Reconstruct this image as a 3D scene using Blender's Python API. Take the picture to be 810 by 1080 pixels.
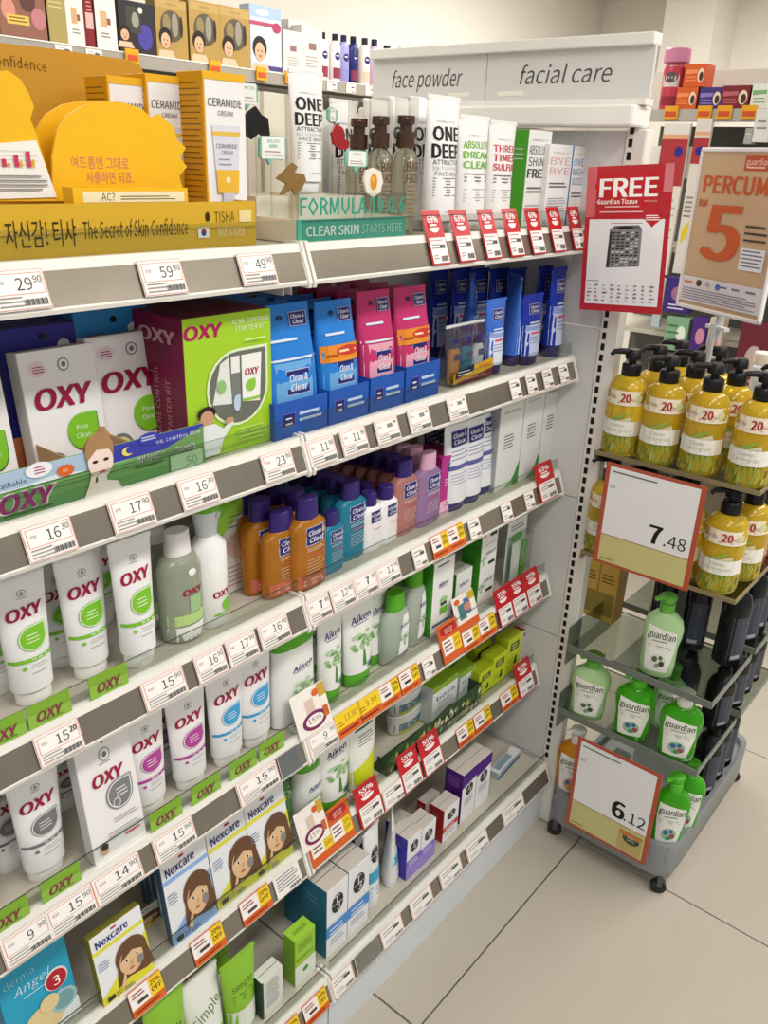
import bpy, math, random
from mathutils import Vector, Matrix
from mathutils.geometry import tessellate_polygon
random.seed(7)
for o in list(bpy.data.objects): bpy.data.objects.remove(o)
scene = bpy.context.scene
COL = scene.collection
# ---------------------------------------------------------------- camera
CAMZ = 1.762
FPX = 878.35
AX = Vector((1193-405, 200-540, FPX)).normalized()      # world x in camera coords (right, down, forward)
AZ = -Vector((326-405, 2626-540, FPX)).normalized()
AY = AZ.cross(AX).normalized()
cam_d = bpy.data.cameras.new('camera'); cam = bpy.data.objects.new('camera', cam_d); COL.objects.link(cam)
cam_d.sensor_fit = 'VERTICAL'; cam_d.sensor_height = 36; cam_d.lens = FPX/1080*36; cam_d.clip_start = .02
cr = Vector((AX.x, AY.x, AZ.x)); cu = -Vector((AX.y, AY.y, AZ.y)); cb = -Vector((AX.z, AY.z, AZ.z))
m = Matrix((cr, cu, cb)).transposed().to_4x4(); m.translation = (0, 0, CAMZ)
cam.matrix_world = m
scene.camera = cam
# ---------------------------------------------------------------- light
w = bpy.data.worlds.new('shop_ambient'); scene.world = w; w.use_nodes = True
w.node_tree.nodes['Background'].inputs[0].default_value = (1, .98, .95, 1)
w.node_tree.nodes['Background'].inputs[1].default_value = .36
LAMPS = [(.9, -.35), (2.6, -.35), (4.4, -.35), (.9, 2.3), (2.6, 2.3), (4.4, 2.3), (-.8, -.35), (.9, -1.9), (2.6, -1.9), (5.2, .9)]  # last entry is an unseen lamp added to brighten the far wall
for i, (lx, ly) in enumerate(LAMPS):
    ld = bpy.data.lights.new('ceiling_tube_light', 'AREA'); ld.shape = 'RECTANGLE'; ld.size = 1.25; ld.size_y = .34
    ld.energy = 16.5 if lx < 4 else (26 if lx < 5 else 34); ld.color = (1, .965, .91)
    lo = bpy.data.objects.new('ceiling_tube_light', ld); COL.objects.link(lo); lo.location = (lx, ly, 2.93)
scene.view_settings.view_transform = 'Standard'; scene.view_settings.look = 'None'
scene.view_settings.gamma = 1; scene.view_settings.exposure = 0.15
try: scene.view_settings.use_curve_mapping = False
except Exception: pass
# ---------------------------------------------------------------- pixel helpers (810x1080 frame)
def proj(p):
    p = Vector(p) - Vector((0, 0, CAMZ)); c = AX*p.x + AY*p.y + AZ*p.z
    return (405 + FPX*c.x/c.z, 540 + FPX*c.y/c.z)
def W(px, py, ax, val):
    d = Vector((px-405, py-540, FPX)); r = Vector((AX.dot(d), AY.dot(d), AZ.dot(d)))
    t = (val - (CAMZ if ax == 2 else 0))/r[ax]; q = r*t; q.z += CAMZ; return q
def bis(f, lo, hi):
    s = f(lo) < 0
    for _ in range(48):
        mid = (lo+hi)/2
        if (f(mid) < 0) == s: lo = mid
        else: hi = mid
    return (lo+hi)/2
def xat(px, y, z): return bis(lambda x: proj((x, y, z))[0]-px, -.2, 6)
def hat(x, y, z, ty): return bis(lambda h: ty-proj((x, y, z+h))[1], .002, 1.2)
def wat(x, y, z, wp): return bis(lambda q: proj((x+q/2, y, z))[0]-proj((x-q/2, y, z))[0]-wp, .002, .9)
# ---------------------------------------------------------------- materials
def lin(h):
    h = h.lstrip('#'); r = []
    for i in (0, 2, 4):
        c = int(h[i:i+2], 16)/255; r.append(c/12.92 if c <= .04045 else ((c+.055)/1.055)**2.4)
    return (*r, 1)
MC = {}
def M(col, rough=.42, metal=0, trans=0, noise=0, bump=0, emit=0, coat=0, scale=6):
    k = (col, rough, metal, trans, noise, bump, emit, coat, scale)
    if k in MC: return MC[k]
    mt = bpy.data.materials.new('m_'+col.lstrip('#')); mt.use_nodes = True; nt = mt.node_tree; b = nt.nodes['Principled BSDF']
    c = lin(col); b.inputs['Base Color'].default_value = c; b.inputs['Roughness'].default_value = rough
    b.inputs['Metallic'].default_value = metal; b.inputs['Transmission Weight'].default_value = trans; b.inputs['IOR'].default_value = 1.36
    b.inputs['Coat Weight'].default_value = coat
    if noise or bump:
        tc = nt.nodes.new('ShaderNodeTexCoord'); n = nt.nodes.new('ShaderNodeTexNoise'); n.inputs['Scale'].default_value = scale; n.inputs['Detail'].default_value = 6
        nt.links.new(tc.outputs['Object'], n.inputs['Vector'])
        if noise:
            mx = nt.nodes.new('ShaderNodeMix'); mx.data_type = 'RGBA'
            mx.inputs[6].default_value = tuple(max(0, q*(1-noise)) for q in c[:3])+(1,); mx.inputs[7].default_value = tuple(min(1, q*(1+noise)) for q in c[:3])+(1,)
            nt.links.new(n.outputs['Fac'], mx.inputs[0]); nt.links.new(mx.outputs[2], b.inputs['Base Color'])
        if bump:
            bp = nt.nodes.new('ShaderNodeBump'); bp.inputs['Strength'].default_value = bump; bp.inputs['Distance'].default_value = .002
            nt.links.new(n.outputs['Fac'], bp.inputs['Height']); nt.links.new(bp.outputs[0], b.inputs['Normal'])
    if emit: b.inputs['Emission Color'].default_value = c; b.inputs['Emission Strength'].default_value = emit
    MC[k] = mt; return mt
def clear(col='#ffffff', refl=.12, key='c'):
    k = ('clear', col, refl)
    if k in MC: return MC[k]
    mt = bpy.data.materials.new('m_clear_plastic'); mt.use_nodes = True; nt = mt.node_tree; nt.nodes.clear()
    o = nt.nodes.new('ShaderNodeOutputMaterial'); t = nt.nodes.new('ShaderNodeBsdfTransparent'); g = nt.nodes.new('ShaderNodeBsdfGlossy'); mx = nt.nodes.new('ShaderNodeMixShader')
    fr = nt.nodes.new('ShaderNodeLayerWeight'); pw = nt.nodes.new('ShaderNodeMath'); pw.operation = 'POWER'; pw.inputs[1].default_value = 5
    ad = nt.nodes.new('ShaderNodeMath'); ad.operation = 'MULTIPLY_ADD'; ad.inputs[1].default_value = .6; ad.inputs[2].default_value = refl; ad.use_clamp = True
    nt.links.new(fr.outputs['Facing'], pw.inputs[0])
    t.inputs[0].default_value = lin(col); g.inputs['Roughness'].default_value = .12
    nt.links.new(pw.outputs[0], ad.inputs[0]); nt.links.new(ad.outputs[0], mx.inputs[0]); nt.links.new(t.outputs[0], mx.inputs[1]); nt.links.new(g.outputs[0], mx.inputs[2]); nt.links.new(mx.outputs[0], o.inputs[0])
    MC[k] = mt; return mt
def liquid(col, rough=.16, tr=.45): return M(col, rough, 0, tr)
def mt_(c): return M(c) if isinstance(c, str) else c
WHITE = '#f2f1ee'
# ---------------------------------------------------------------- mesh builder
TXT = {}
try:      # Blender's own interface font, if this build ships it; else the built-in one
    import os
    FONT = FONTK = bpy.data.fonts.load(os.path.join(bpy.utils.system_resource('DATAFILES', path='fonts'), 'Noto Sans CJK Regular.woff2'))
except Exception: FONT = None
CAPH = []
def capheight():
    if not CAPH:
        cv = bpy.data.curves.new('t', 'FONT'); cv.body = 'H'; cv.size = 1
        if FONT: cv.font = FONT
        ob = bpy.data.objects.new('t', cv); me = ob.to_mesh(); CAPH.append(max(v.co.y for v in me.vertices)-min(v.co.y for v in me.vertices))
        ob.to_mesh_clear(); bpy.data.objects.remove(ob); bpy.data.curves.remove(cv)
    return CAPH[0]
def glyphs(s, bold, shear):
    k = (s, bold, shear)
    if k in TXT: return TXT[k]
    cv = bpy.data.curves.new('t', 'FONT'); cv.body = s
    if FONT: cv.font = FONTK
    cv.resolution_u = 4 if s in ('5', '6', '7', 'face powder', 'facial care', 'OXY', 'FREE', 'PERCUMA', 'Nexcare', 'guardian') else (2 if len(s) < 14 else 1); cv.size = 1; cv.shear = shear; cv.offset = 0 if bold > 0 else bold
    ob = bpy.data.objects.new('t', cv); me = ob.to_mesh()
    vs = [(v.co.x, v.co.y) for v in me.vertices]; fs = [tuple(p.vertices) for p in me.polygons]
    ob.to_mesh_clear(); bpy.data.objects.remove(ob); bpy.data.curves.remove(cv)
    if vs:
        x0 = min(v[0] for v in vs); x1 = max(v[0] for v in vs)
        ch = capheight(); vs = [((v[0]-(x0+x1)/2)/ch, v[1]/ch) for v in vs]; wd = (x1-x0)/ch
    else: wd = 0
    TXT[k] = (vs, fs, wd); return TXT[k]
HEAVY = ('OXY', 'FREE', 'PERCUMA', '5', 'ONE', 'DEEP', '7', '6', '20')
class G:
    def __init__(s): s.v = []; s.f = []; s.m = []; s.mats = []
    def mi(s, c):
        c = mt_(c)
        if c not in s.mats: s.mats.append(c)
        return s.mats.index(c)
    def add(s, vs, fs, c):
        b = len(s.v); i = s.mi(c); s.v += [tuple(v) for v in vs]
        for f in fs: s.f.append(tuple(b+q for q in f)); s.m.append(i)
    def box(s, x0, x1, y0, y1, z0, z1, c, cf=None, cs=None, ct=None, bev=0):
        "cf front(-y) colour, cs sides, ct top"
        if bev:
            e = bev; ring = lambda z, i: [(x0+i+e, y0+i, z), (x1-i-e, y0+i, z), (x1-i, y0+i+e, z), (x1-i, y1-i-e, z), (x1-i-e, y1-i, z), (x0+i+e, y1-i, z), (x0+i, y1-i-e, z), (x0+i, y0+i+e, z)]
            vs = ring(z0, e*.6)+ring(z0+e, 0)+ring(z1-e, 0)+ring(z1, e*.6); fs = [tuple(range(7, -1, -1)), tuple(range(24, 32))]
            for k in range(3):
                for j in range(8): fs.append((k*8+j, k*8+(j+1) % 8, k*8+8+(j+1) % 8, k*8+8+j))
            b = len(s.v); s.v += vs
            for f in fs:
                s.f.append(tuple(b+q for q in f)); cc = c
                if cf and f[0] in (0, 8, 16) and len(f) == 4: cc = cf
                elif ct and len(f) == 8 and f[0] == 24: cc = ct
                elif cs and len(f) == 4 and f[0] % 8 in (2, 6): cc = cs
                s.m.append(s.mi(cc))
            return
        vs = [(x0, y0, z0), (x1, y0, z0), (x1, y1, z0), (x0, y1, z0), (x0, y0, z1), (x1, y0, z1), (x1, y1, z1), (x0, y1, z1)]
        s.add(vs, [(3, 2, 1, 0)], c); b = len(s.v)-8
        for f, cc in (((4, 5, 6, 7), ct or c), ((0, 1, 5, 4), cf or c), ((1, 2, 6, 5), cs or c), ((2, 3, 7, 6), c), ((3, 0, 4, 7), cs or c)):
            s.f.append(tuple(b+q for q in f)); s.m.append(s.mi(cc))
    def loft(s, prof, c, n=24, e=2.0, cx=0, cy=0, cap=True):
        vs = []; fs = []
        for (z, rx, ry) in prof:
            for i in range(n):
                a = 2*math.pi*i/n; ca, sa = math.cos(a), math.sin(a)
                vs.append((cx+rx*math.copysign(abs(ca)**(2/e), ca), cy+ry*math.copysign(abs(sa)**(2/e), sa), z))
        for k in range(len(prof)-1):
            for i in range(n): fs.append((k*n+i, k*n+(i+1) % n, (k+1)*n+(i+1) % n, (k+1)*n+i))
        if cap: fs.append(tuple(range(n-1, -1, -1))); fs.append(tuple(range((len(prof)-1)*n, len(prof)*n)))
        s.add(vs, fs, c)
    def tube(s, pts, r, c, n=8):
        vs = []; fs = []; pts = [Vector(p) for p in pts]
        for k, p in enumerate(pts):
            d = (pts[min(k+1, len(pts)-1)]-pts[max(k-1, 0)]).normalized(); u = d.cross(Vector((0, 0, 1)) if abs(d.z) < .9 else Vector((1, 0, 0))).normalized(); q = d.cross(u)
            rr = r[k] if isinstance(r, (list, tuple)) else r
            for i in range(n): a = 2*math.pi*i/n; vs.append(p+u*rr*math.cos(a)+q*rr*math.sin(a))
        for k in range(len(pts)-1):
            for i in range(n): fs.append((k*n+i, k*n+(i+1) % n, (k+1)*n+(i+1) % n, (k+1)*n+i))
        fs.append(tuple(range(n-1, -1, -1))); fs.append(tuple(range((len(pts)-1)*n, len(pts)*n))); s.add(vs, fs, c)
    def mesh(s, name, smooth=False):
        me = bpy.data.meshes.new(name); me.from_pydata(s.v, [], s.f)
        for q in s.mats: me.materials.append(q)
        me.polygons.foreach_set('material_index', s.m)
        if smooth:
            me.polygons.foreach_set('use_smooth', [True]*len(me.polygons))
            me.set_sharp_from_angle(angle=math.radians(40))
        me.update(); return me
def flat(D=0): return lambda u, v, o: (u, -D/2-o, v)
def leftside(Wd): return lambda u, v, o: (-Wd/2-o, -u, v)
def topside(H): return lambda u, v, o: (u, v, H+o)
def curved(prof, e=2.0):
    def f(u, v, o):
        pr = prof
        for k in range(len(pr)-1):
            if pr[k][0] <= v <= pr[k+1][0] or k == len(pr)-2:
                dz = pr[k+1][0]-pr[k][0]; t = 0 if dz == 0 else min(1, max(0, (v-pr[k][0])/dz)); rx = pr[k][1]+(pr[k+1][1]-pr[k][1])*t; ry = pr[k][2]+(pr[k+1][2]-pr[k][2])*t; break
        q = min(.985, abs(u)/max(rx, 1e-4)); return (math.copysign(q*rx, u), -ry*(1-q**e)**(1/e)-o, v)
    f.bent = True; return f
def prints(shapes, Wd, H, surf, nm='print'):
    "flat printing: shapes in fractions of the face, mapped on a surface"
    g = G(); o = .0003; inc = min(.00014, .003/max(1, len(shapes)))
    for sh in shapes:
        o += inc; k = sh[0]
        if k == 'r':
            _, a, b, c, d, col = sh; nx = max(1, int((c-a)*8)); ny = max(1, int((d-b)*6)); vs = []; fs = []
            for j in range(ny+1):
                for i in range(nx+1): vs.append(surf((a+(c-a)*i/nx)*Wd, (b+(d-b)*j/ny)*H, o))
            for j in range(ny):
                for i in range(nx): q = j*(nx+1)+i; fs.append((q, q+1, q+nx+2, q+nx+1))
            g.add(vs, fs, col)
        elif k in ('e', 'd', 'h', 's'):
            _, cx, cy, ru, rv, col = sh[:6]; n = 24; pts = []
            for i in range(n):
                a = 2*math.pi*i/n; x, y = math.cos(a), math.sin(a)
                if k == 'd':   # teardrop with the point at upper right
                    if 0 < a < math.pi/2: q = 1/max(abs(x), abs(y)); x *= q; y *= q
                if k == 'h': x, y = .95*math.sin(a)**3, (13*math.cos(a)-5*math.cos(2*a)-2*math.cos(3*a)-math.cos(4*a))/16
                if k == 's': q = 1 if i % 2 else .8; x *= q; y *= q
                pts.append((x, y))
            vs = [surf(cx*Wd, cy*H, o)]; fs = []
            for t in (.5, 1):
                for x, y in pts: vs.append(surf(cx*Wd+x*ru*t*Wd, cy*H+y*rv*t*H, o))
            sg = -1 if k == 'h' else 1
            for i in range(n):
                j = (i+1) % n; a_, b_ = (0, 1+i, 1+j), (1+i, 1+n+i, 1+n+j, 1+j)
                fs += [a_[::sg], b_[::sg]]
            g.add(vs, fs, col)
        elif k == 'p':
            pts = [tuple(q) for q in sh[1]]; fs = [tuple(t) for t in tessellate_polygon([[Vector((x, y, 0)) for x, y in pts]])]
            big = max(q[0] for q in pts)-min(q[0] for q in pts) > .2
            for _ in range(3 if big and getattr(surf, 'bent', False) else 0):
                nf = []
                for (a, b, c) in fs:
                    n = len(pts); mid = lambda i, j: ((pts[i][0]+pts[j][0])/2, (pts[i][1]+pts[j][1])/2)
                    pts += [mid(a, b), mid(b, c), mid(c, a)]; nf += [(a, n, n+2), (n, b, n+1), (n+2, n+1, c), (n, n+1, n+2)]
                fs = nf
            g.add([surf(x*Wd, y*H, o) for x, y in pts], fs, sh[2])
        elif k == 'l':   # lines of tiny text
            _, a, b, v, n, pitch, th, col = sh
            for i in range(n):
                e = b if i % 3 else b-(b-a)*.12
                vv = v-i*pitch; mid = (a+e)/2; g.add([surf(a*Wd, vv*H, o), surf(mid*Wd, vv*H, o), surf(e*Wd, vv*H, o), surf(e*Wd, (vv+th)*H, o), surf(mid*Wd, (vv+th)*H, o), surf(a*Wd, (vv+th)*H, o)], [(0, 1, 4, 5), (1, 2, 3, 4)], col)
        elif k == 'b':   # barcode
            _, a, b, v0, v1, n, col = sh
            for i in range(n):
                x = a+(b-a)*i/n; ww = (b-a)/n*(.35+.4*((i*7) % 3)/2); g.add([surf(x*Wd, v0*H, o), surf((x+ww)*Wd, v0*H, o), surf((x+ww)*Wd, v1*H, o), surf(x*Wd, v1*H, o)], [(0, 1, 2, 3)], col)
        elif k == 't':
            _, st, u, v, hh, col = sh[:6]; op = sh[6] if len(sh) > 6 else {}
            vs, fs, wd = glyphs(st, op.get('b', .012), op.get('sh', 0)); sc = hh*H; sx = sc
            mw = op.get('mw')
            if mw and wd*sc > mw*Wd: sx = mw*Wd/wd
            if op.get('fw'): sx = op['fw']*Wd/wd
            al = op.get('al', 'C'); off = 0 if al == 'C' else (wd*sx/2 if al == 'L' else -wd*sx/2)
            ro = math.radians(op.get('rot', 0)); cr_, sr_ = math.cos(ro), math.sin(ro); bs = (-.0 if al else 0)
            bb = op.get('b', .012); dl = (.055 if st in HEAVY else (0 if bb < .015 else .035))
            for ddx, ddy in (((0, 0),) if not dl else ((-dl, -dl*.3), (dl, -dl*.3), (-dl, dl*.3), (dl, dl*.3), (0, 0))):
                out = []
                for x, y in vs:
                    x = (x+ddx*(1-.5*dl))*sx+off; y = (y-.5+ddy)*sc; out.append(surf(u*Wd+x*cr_-y*sr_, v*H+x*sr_+y*cr_, o))
                g.add(out, fs, col); o += .00003
    return g
# ---------------------------------------------------------------- things
def obj(name, me, parent=None, loc=None, rot=None, scale=None):
    o = bpy.data.objects.new(name, me); COL.objects.link(o)
    if parent: o.parent = parent
    if loc: o.location = loc
    if rot: o.rotation_euler = rot
    if scale: o.scale = scale
    return o
def tag(o, label, cat, group=None):
    o['label'] = label; o['category'] = cat
    if group: o['group'] = group
    return o
def struct(o): o['kind'] = 'structure'; return o
class Proto:
    def __init__(s, W_, H_, D_, parts): s.W, s.H, s.D, s.parts = W_, H_, D_, parts   # parts: (name, mesh, parent index or None)
PC = {}
def inst(p, name, label, cat, loc, rot=(0, 0, 0), scale=(1, 1, 1), group=None):
    if len(p.parts) == 1: r = obj(name, p.parts[0][1], None, loc, rot, scale)
    else:
        r = obj(name, None, None, loc, rot, scale); r.empty_display_size = .02; made = []
        for (n, me, pi) in p.parts: made.append(obj(n, me, made[pi] if pi is not None else r))
    return tag(r, label, cat, group)
def item(p, name, label, cat, bx, S, y, ty=None, wp=None, h=None, w_=None, rz=0, tilt=0, group=None, rows=0, step=None, ds=None, jit=0):
    z = SH[S] if isinstance(S, str) else S
    if y > 9: q = W(bx, y, 2, z); x, y = q.x, q.y
    else: x = xat(bx, y, z)
    if h is None: h = hat(x, y, z, ty) if ty is not None else p.H
    sz = h/p.H
    if w_ is None: w_ = wat(x, y, z, wp) if wp else p.W*sz
    sx = w_/p.W; sy = ds if ds else min(sx, sz)
    t = math.radians(tilt); st = step or p.D*sy+.003; out = []
    for k in range(rows+1):
        a = math.radians(rz + (random.uniform(-jit, jit) if jit else 0))
        yy = y+p.D*sy/2+k*st
        out.append(inst(p, name, label, cat, (x, yy, z+.0006+(math.sin(abs(t))*p.D*sy/2 if t else 0)), (-t, 0, a), (sx, sy, sz), group))
    return out
SH = dict(A=1.646, B=1.353, C=1.065, D=.778, E=.499, F=.235)
SH['F'] = .2
# ================================================================ SETTING
TILE = .745
g = G(); g.box(-2.2, 8, -3.2, 5, -.06, -.008, M('#4d4a45', .8))
floor = struct(obj('floor', g.mesh('floor')))
TM = M('#b9b2a6', .14, 0, 0, .05, 0, 0, 0, 3)
g = G(); g.box(.002, TILE-.002, .002, TILE-.002, -.01, 0, TM, bev=.0012); tm = g.mesh('tile')
for i in range(-4, 9):
    for j in range(-5, 6): obj('tile', tm, floor, (1.047+i*TILE, .70+j*TILE, 0))
WALLM = M('#e9e4db', .75, 0, 0, .02, .05)
g = G(); g.box(-2.2, 7.6, 3.42, 3.5, 0, 3.0, WALLM); struct(obj('wall_back', g.mesh('w')))
g = G(); g.box(6.6, 6.7, -3, 3.42, 0, 3.0, WALLM); g.box(6.2, 6.6, 2.4, 2.75, 0, 3, WALLM); struct(obj('wall_far', g.mesh('w')))
g = G(); g.box(-2.2, 7.6, -3.2, 3.5, 3.0, 3.06, M('#efece6', .8)); struct(obj('ceiling', g.mesh('w')))
g = G(); g.box(-.64, .64, -.19, .19, -.012, .05, M('#f4f2ee'), bev=.006); lm = g.mesh('h')
g = G(); g.box(-.6, .6, -.15, .15, -.016, -.013, M('#fff8ec', .5, emit=3)); ldm = g.mesh('d')
for lx, ly in LAMPS:  # the last panel only houses the lamp added for the far wall
    r = obj('ceiling_light', None, None, (lx, ly, 2.95)); tag(r, 'long white ceiling light panel above the shop aisle', 'ceiling light', 'ceiling light panels')
    obj('housing', lm, r); obj('diffuser', ldm, r)
# ---------------------------------------------------------------- gondola shelving
STEEL = M('#c4beb1', .45, 0, 0, .03, 0, 0, 0, 30)
WSTEEL = M('#eceae4', .35)
RAIL = M('#8f887c', .24, .6, 0, .08, 0, 0, 0, 40)
PANEL = M('#d9d9d8', .5, 0, 0, .02)
CLR = clear('#f2f5f3', .025); CEDGE = M('#3d403d', .3, 0, .2)
BAYL = .893
def ext(poly, x0, x1):
    n = len(poly); vs = [(x0, y, z) for y, z in poly]+[(x1, y, z) for y, z in poly]
    fs = [tuple(range(n)), tuple(range(2*n-1, n-1, -1))]+[(i, i+n, (i+1) % n+n, (i+1) % n) for i in range(n)]
    return vs, fs
g = G(); g.box(0, BAYL, .008, .262, -.026, 0, STEEL); BOARD = g.mesh('board')
lip = [(.009, .003), (-.002, .003), (-.0045, -.005), (-.0212, -.049), (-.0195, -.054), (-.008, -.054), (.009, -.02)]
g = G(); g.add(*ext(lip[::-1], .006, BAYL-.006), WSTEEL); LIP = g.mesh('lip')
g = G(); g.add(*ext([(-.0062, -.0085), (-.0205, -.0465), (-.0195, -.047), (-.0052, -.009)], .008, BAYL-.008), RAIL); RAILM = g.mesh('rail')
g = G(); g.box(.004, BAYL-.004, .004, .0062, .0, .034, CLR, ct=CEDGE); RISER = g.mesh('riser')
cp = [(.03, .006), (-.004, .006), (-.007, -.004), (-.0245, -.05), (-.022, -.058), (-.006, -.058), (.03, -.03)]
g = G(); g.add(*ext(cp[::-1], 0, .006), WSTEEL); CAPM = g.mesh('cap')
g = G(); g.box(-.0, .003, .03, .262, -.075, -.026, WSTEEL); BRK = g.mesh('brk')
NM = dict(A='top shelf under white tubes and yellow cartons', B='shelf holding the acne kit box and blue wipe packs', C='shelf holding amber and teal bottles', D='shelf holding magenta striped tubes and green capped bottles', E='shelf holding face mask boxes and lime cartons')
for bay, bn in ((0.0, 'near bay'), (.897, 'bay beside the end panel')):
    for k in 'ABCDE':
        r = obj('store_shelf', None, None, (bay, .9, SH[k])); tag(r, f'white {NM[k]}, {bn}', 'shelf', 'metal gondola shelves')
        obj('shelf_board', BOARD, r); obj('front_lip', LIP, r); obj('price_rail', RAILM, r); obj('clear_riser', RISER, r)
        obj('end_cap', CAPM, r); obj('end_cap', CAPM, r, (BAYL-.006, 0, 0)); obj('bracket', BRK, r, (.004, 0, 0)); obj('bracket', BRK, r, (BAYL-.008, 0, 0))
g = G(); g.box(0, BAYL, .008, .334, -.02, 0, STEEL); BOARDF = g.mesh('board')
g = G(); g.box(0, BAYL, .0, .33, -.2, -.021, M('#dbe2e8', .4, 0, 0, .04)); KICK = g.mesh('kick')
for bay, bn in ((0.0, 'under the lime cartons'), (.897, 'under the boxed sun lotions')):
    r = obj('base_shelf', None, None, (bay, .828, SH['F'])); tag(r, f'white base deck of the shelving with kick plate {bn}', 'shelf')
    for n_, me, l in (('deck', BOARDF, None), ('front_lip', LIP, None), ('price_rail', RAILM, None), ('clear_riser', RISER, None), ('kick_plate', KICK, None), ('end_cap', CAPM, None), ('end_cap', CAPM, (BAYL-.006, 0, 0))): obj(n_, me, r, l)
# back panels
r = obj('gondola_panelling', None, None, (0, 1.164, 0)); tag(r, 'pale grey back panelling standing behind the shelves', 'shelf panel')
PZ = [.2, .605, 1.005, 1.4255, 1.842]
for bay in (0, .897):
    for a, b in zip(PZ, PZ[1:]):
        g = G(); g.box(.003, BAYL, 0, .012, a+.002, b-.002, PANEL, bev=.002); obj('panel', g.mesh('p'), r, (bay, 0, 0))
g = G(); g.box(.87, .92, .013, .05, .0, 1.84, M('#bfbdb8')); obj('upright', g.mesh('u'), r)
# end panel with slotted upright and header
r = obj('gondola_end_panel', None, None, (1.8, 1.17, 0)); tag(r, 'white end panel with slotted upright closing off the shelving', 'shelf panel')
EPZ = [.02, .2, .605, 1.005, 1.4255, 1.84]
for a, b in zip(EPZ, EPZ[1:]):
    g = G(); g.box(0, .014, -.325, .36, a+.0015, b-.0015, PANEL, bev=.002); obj('panel', g.mesh('p'), r)
g = G(); g.box(-.004, .03, -.372, -.326, 0, 1.843, WSTEEL, bev=.003); up = obj('upright', g.mesh('u'), r)
g = G(); g.box(-.0052, -.0035, -.343, -.334, 0, .0155, M('#15130f', .7)); sm = g.mesh('slot')
for k in range(65): obj('slot', sm, up, (0, 0, .22+k*.0252))
r = obj('header_sign', None, None, (1.79, 1.17, 1.886)); tag(r, 'pale header sign lettered face powder and facial care above end panel', 'sign')
g = G(); g.box(-.05, .04, -.36, .38, -.041, -.001, M('#f3f1ec', .35), bev=.004); obj('ledge', g.mesh('l'), r)
g = G(); g.box(-.02, .02, -.37, .372, 0, .012, WSTEEL); g.box(-.02, .02, -.37, .372, .108, .13, WSTEEL, bev=.002); obj('frame', g.mesh('f'), r)
for y0, y1, tx in ((.03, .37, 'face powder'), (-.37, .026, 'facial care')):
    g = G(); g.box(-.006, .004, y0, y1, .012, .108, M('#dcdad8', .12, coat=.4)); pn = obj('sign_panel', g.mesh('s'), r)
    cy = (y0+y1)/2
    pm = prints([('t', tx, 0, .52, .36, '#55524f', {'b': .0, 'sh': .2, 'mw': .62}), ('r', (.2 if y0 > 0 else -.42), .1, (.38 if y0 > 0 else -.24), .2, '#efeae0')], y1-y0, .096, lambda u, v, o: (-.006-o, cy-u, .012+v)); obj('lettering', pm.mesh('t'), pn)
# ---------------------------------------------------------------- poster FREE
def face_rot(me): return me
RED = '#c8262c'
POSTER = [('r', -.5, 0, .5, 1, '#bf2a34'), ('r', -.5, .66, -.38, 1, '#d86a72'), ('r', .4, .82, .5, 1, '#d98088'), ('h', 0, .82, .42, .2, '#c5202a'),
    ('t', 'FREE', 0, .855, .12, '#ffffff', {'b': .035, 'fw': .66}), ('t', 'Guardian Tissue', -.12, .763, .032, '#ffffff', {'mw': .48, 'b': .02}), ('t', 'with every', .27, .765, .014, '#f6d8d8'),
    ('l', -.26, .2, .725, 1, .03, .008, '#f1c9c9'), ('l', -.32, .26, .69, 1, .03, .008, '#f1c9c9'), ('r', -.44, .05, .45, .645, '#f4f3f6'), ('h', .31, .645, .11, .055, '#c5202a'),
    ('l', .23, .39, .665, 3, .014, .006, '#ffffff'), ('r', -.17, .615, .2, .619, '#a04545'), ('p', [(-.2, .31), (.2, .325), (.2, .58), (-.18, .575)], '#8d8d8f'), ('p', [(-.2, .31), (-.18, .575), (-.15, .555), (-.16, .315)], '#3b3b3d'), ('p', [(-.18, .575), (.2, .58), (.16, .605), (-.13, .6)], '#6a6a6c'), ('e', 0, .588, .1, .01, '#1d1d1f')]
rp = random.Random(3)
for j in range(11):
    for i in range(6): POSTER.append(('p', [(-.14+i*.055, .325+j*.022), (-.10+i*.055+rp.uniform(-.01, .01), .333+j*.022), (-.11+i*.055, .34+j*.022), (-.145+i*.055, .335+j*.022)], '#2a2a2c' if rp.random() < .6 else '#d8d8da'))
POSTER.append(('l', -.42, -.25, .215, 1, .02, .004, '#777777'))
for j in range(5):
    for i in range(9): POSTER.append(('r', -.41+i*.095, .075+j*.027, -.41+i*.095+rp.uniform(.025, .06), .075+j*.027+rp.uniform(.003, .009), rp.choice(['#454a63', '#555', '#7a7a86', '#333', '#b04040']) if rp.random() < .9 else '#23233a'))
POSTER = [tuple('#555555' if q == '#555' else ('#333333' if q == '#333' else q) for q in s) for s in POSTER]
r = obj('poster', None, None, (1.716, .768, 1.483), (math.radians(-4), 0, math.radians(-90))); tag(r, 'red and white FREE tissue offer poster hung at the shelf end', 'poster')
r.rotation_euler = (0, math.radians(-4), math.radians(-90))
g = G(); g.box(-.0925, .0925, -.001, .001, 0, .29, M('#bf2a34', .25)); obj('board', g.mesh('b'), r)
obj('print', prints(POSTER, .185, .29, flat(.002)).mesh('p'), r)
g = G(); g.box(-.125, -.075, .0012, .003, .17, .2, CLR); g.tube([(-.118, .002, .185), (-.125, .012, .182), (-.128, .03, .18)], .004, M('#d8d8d6', .3)); obj('clip', g.mesh('c'), r)
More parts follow.
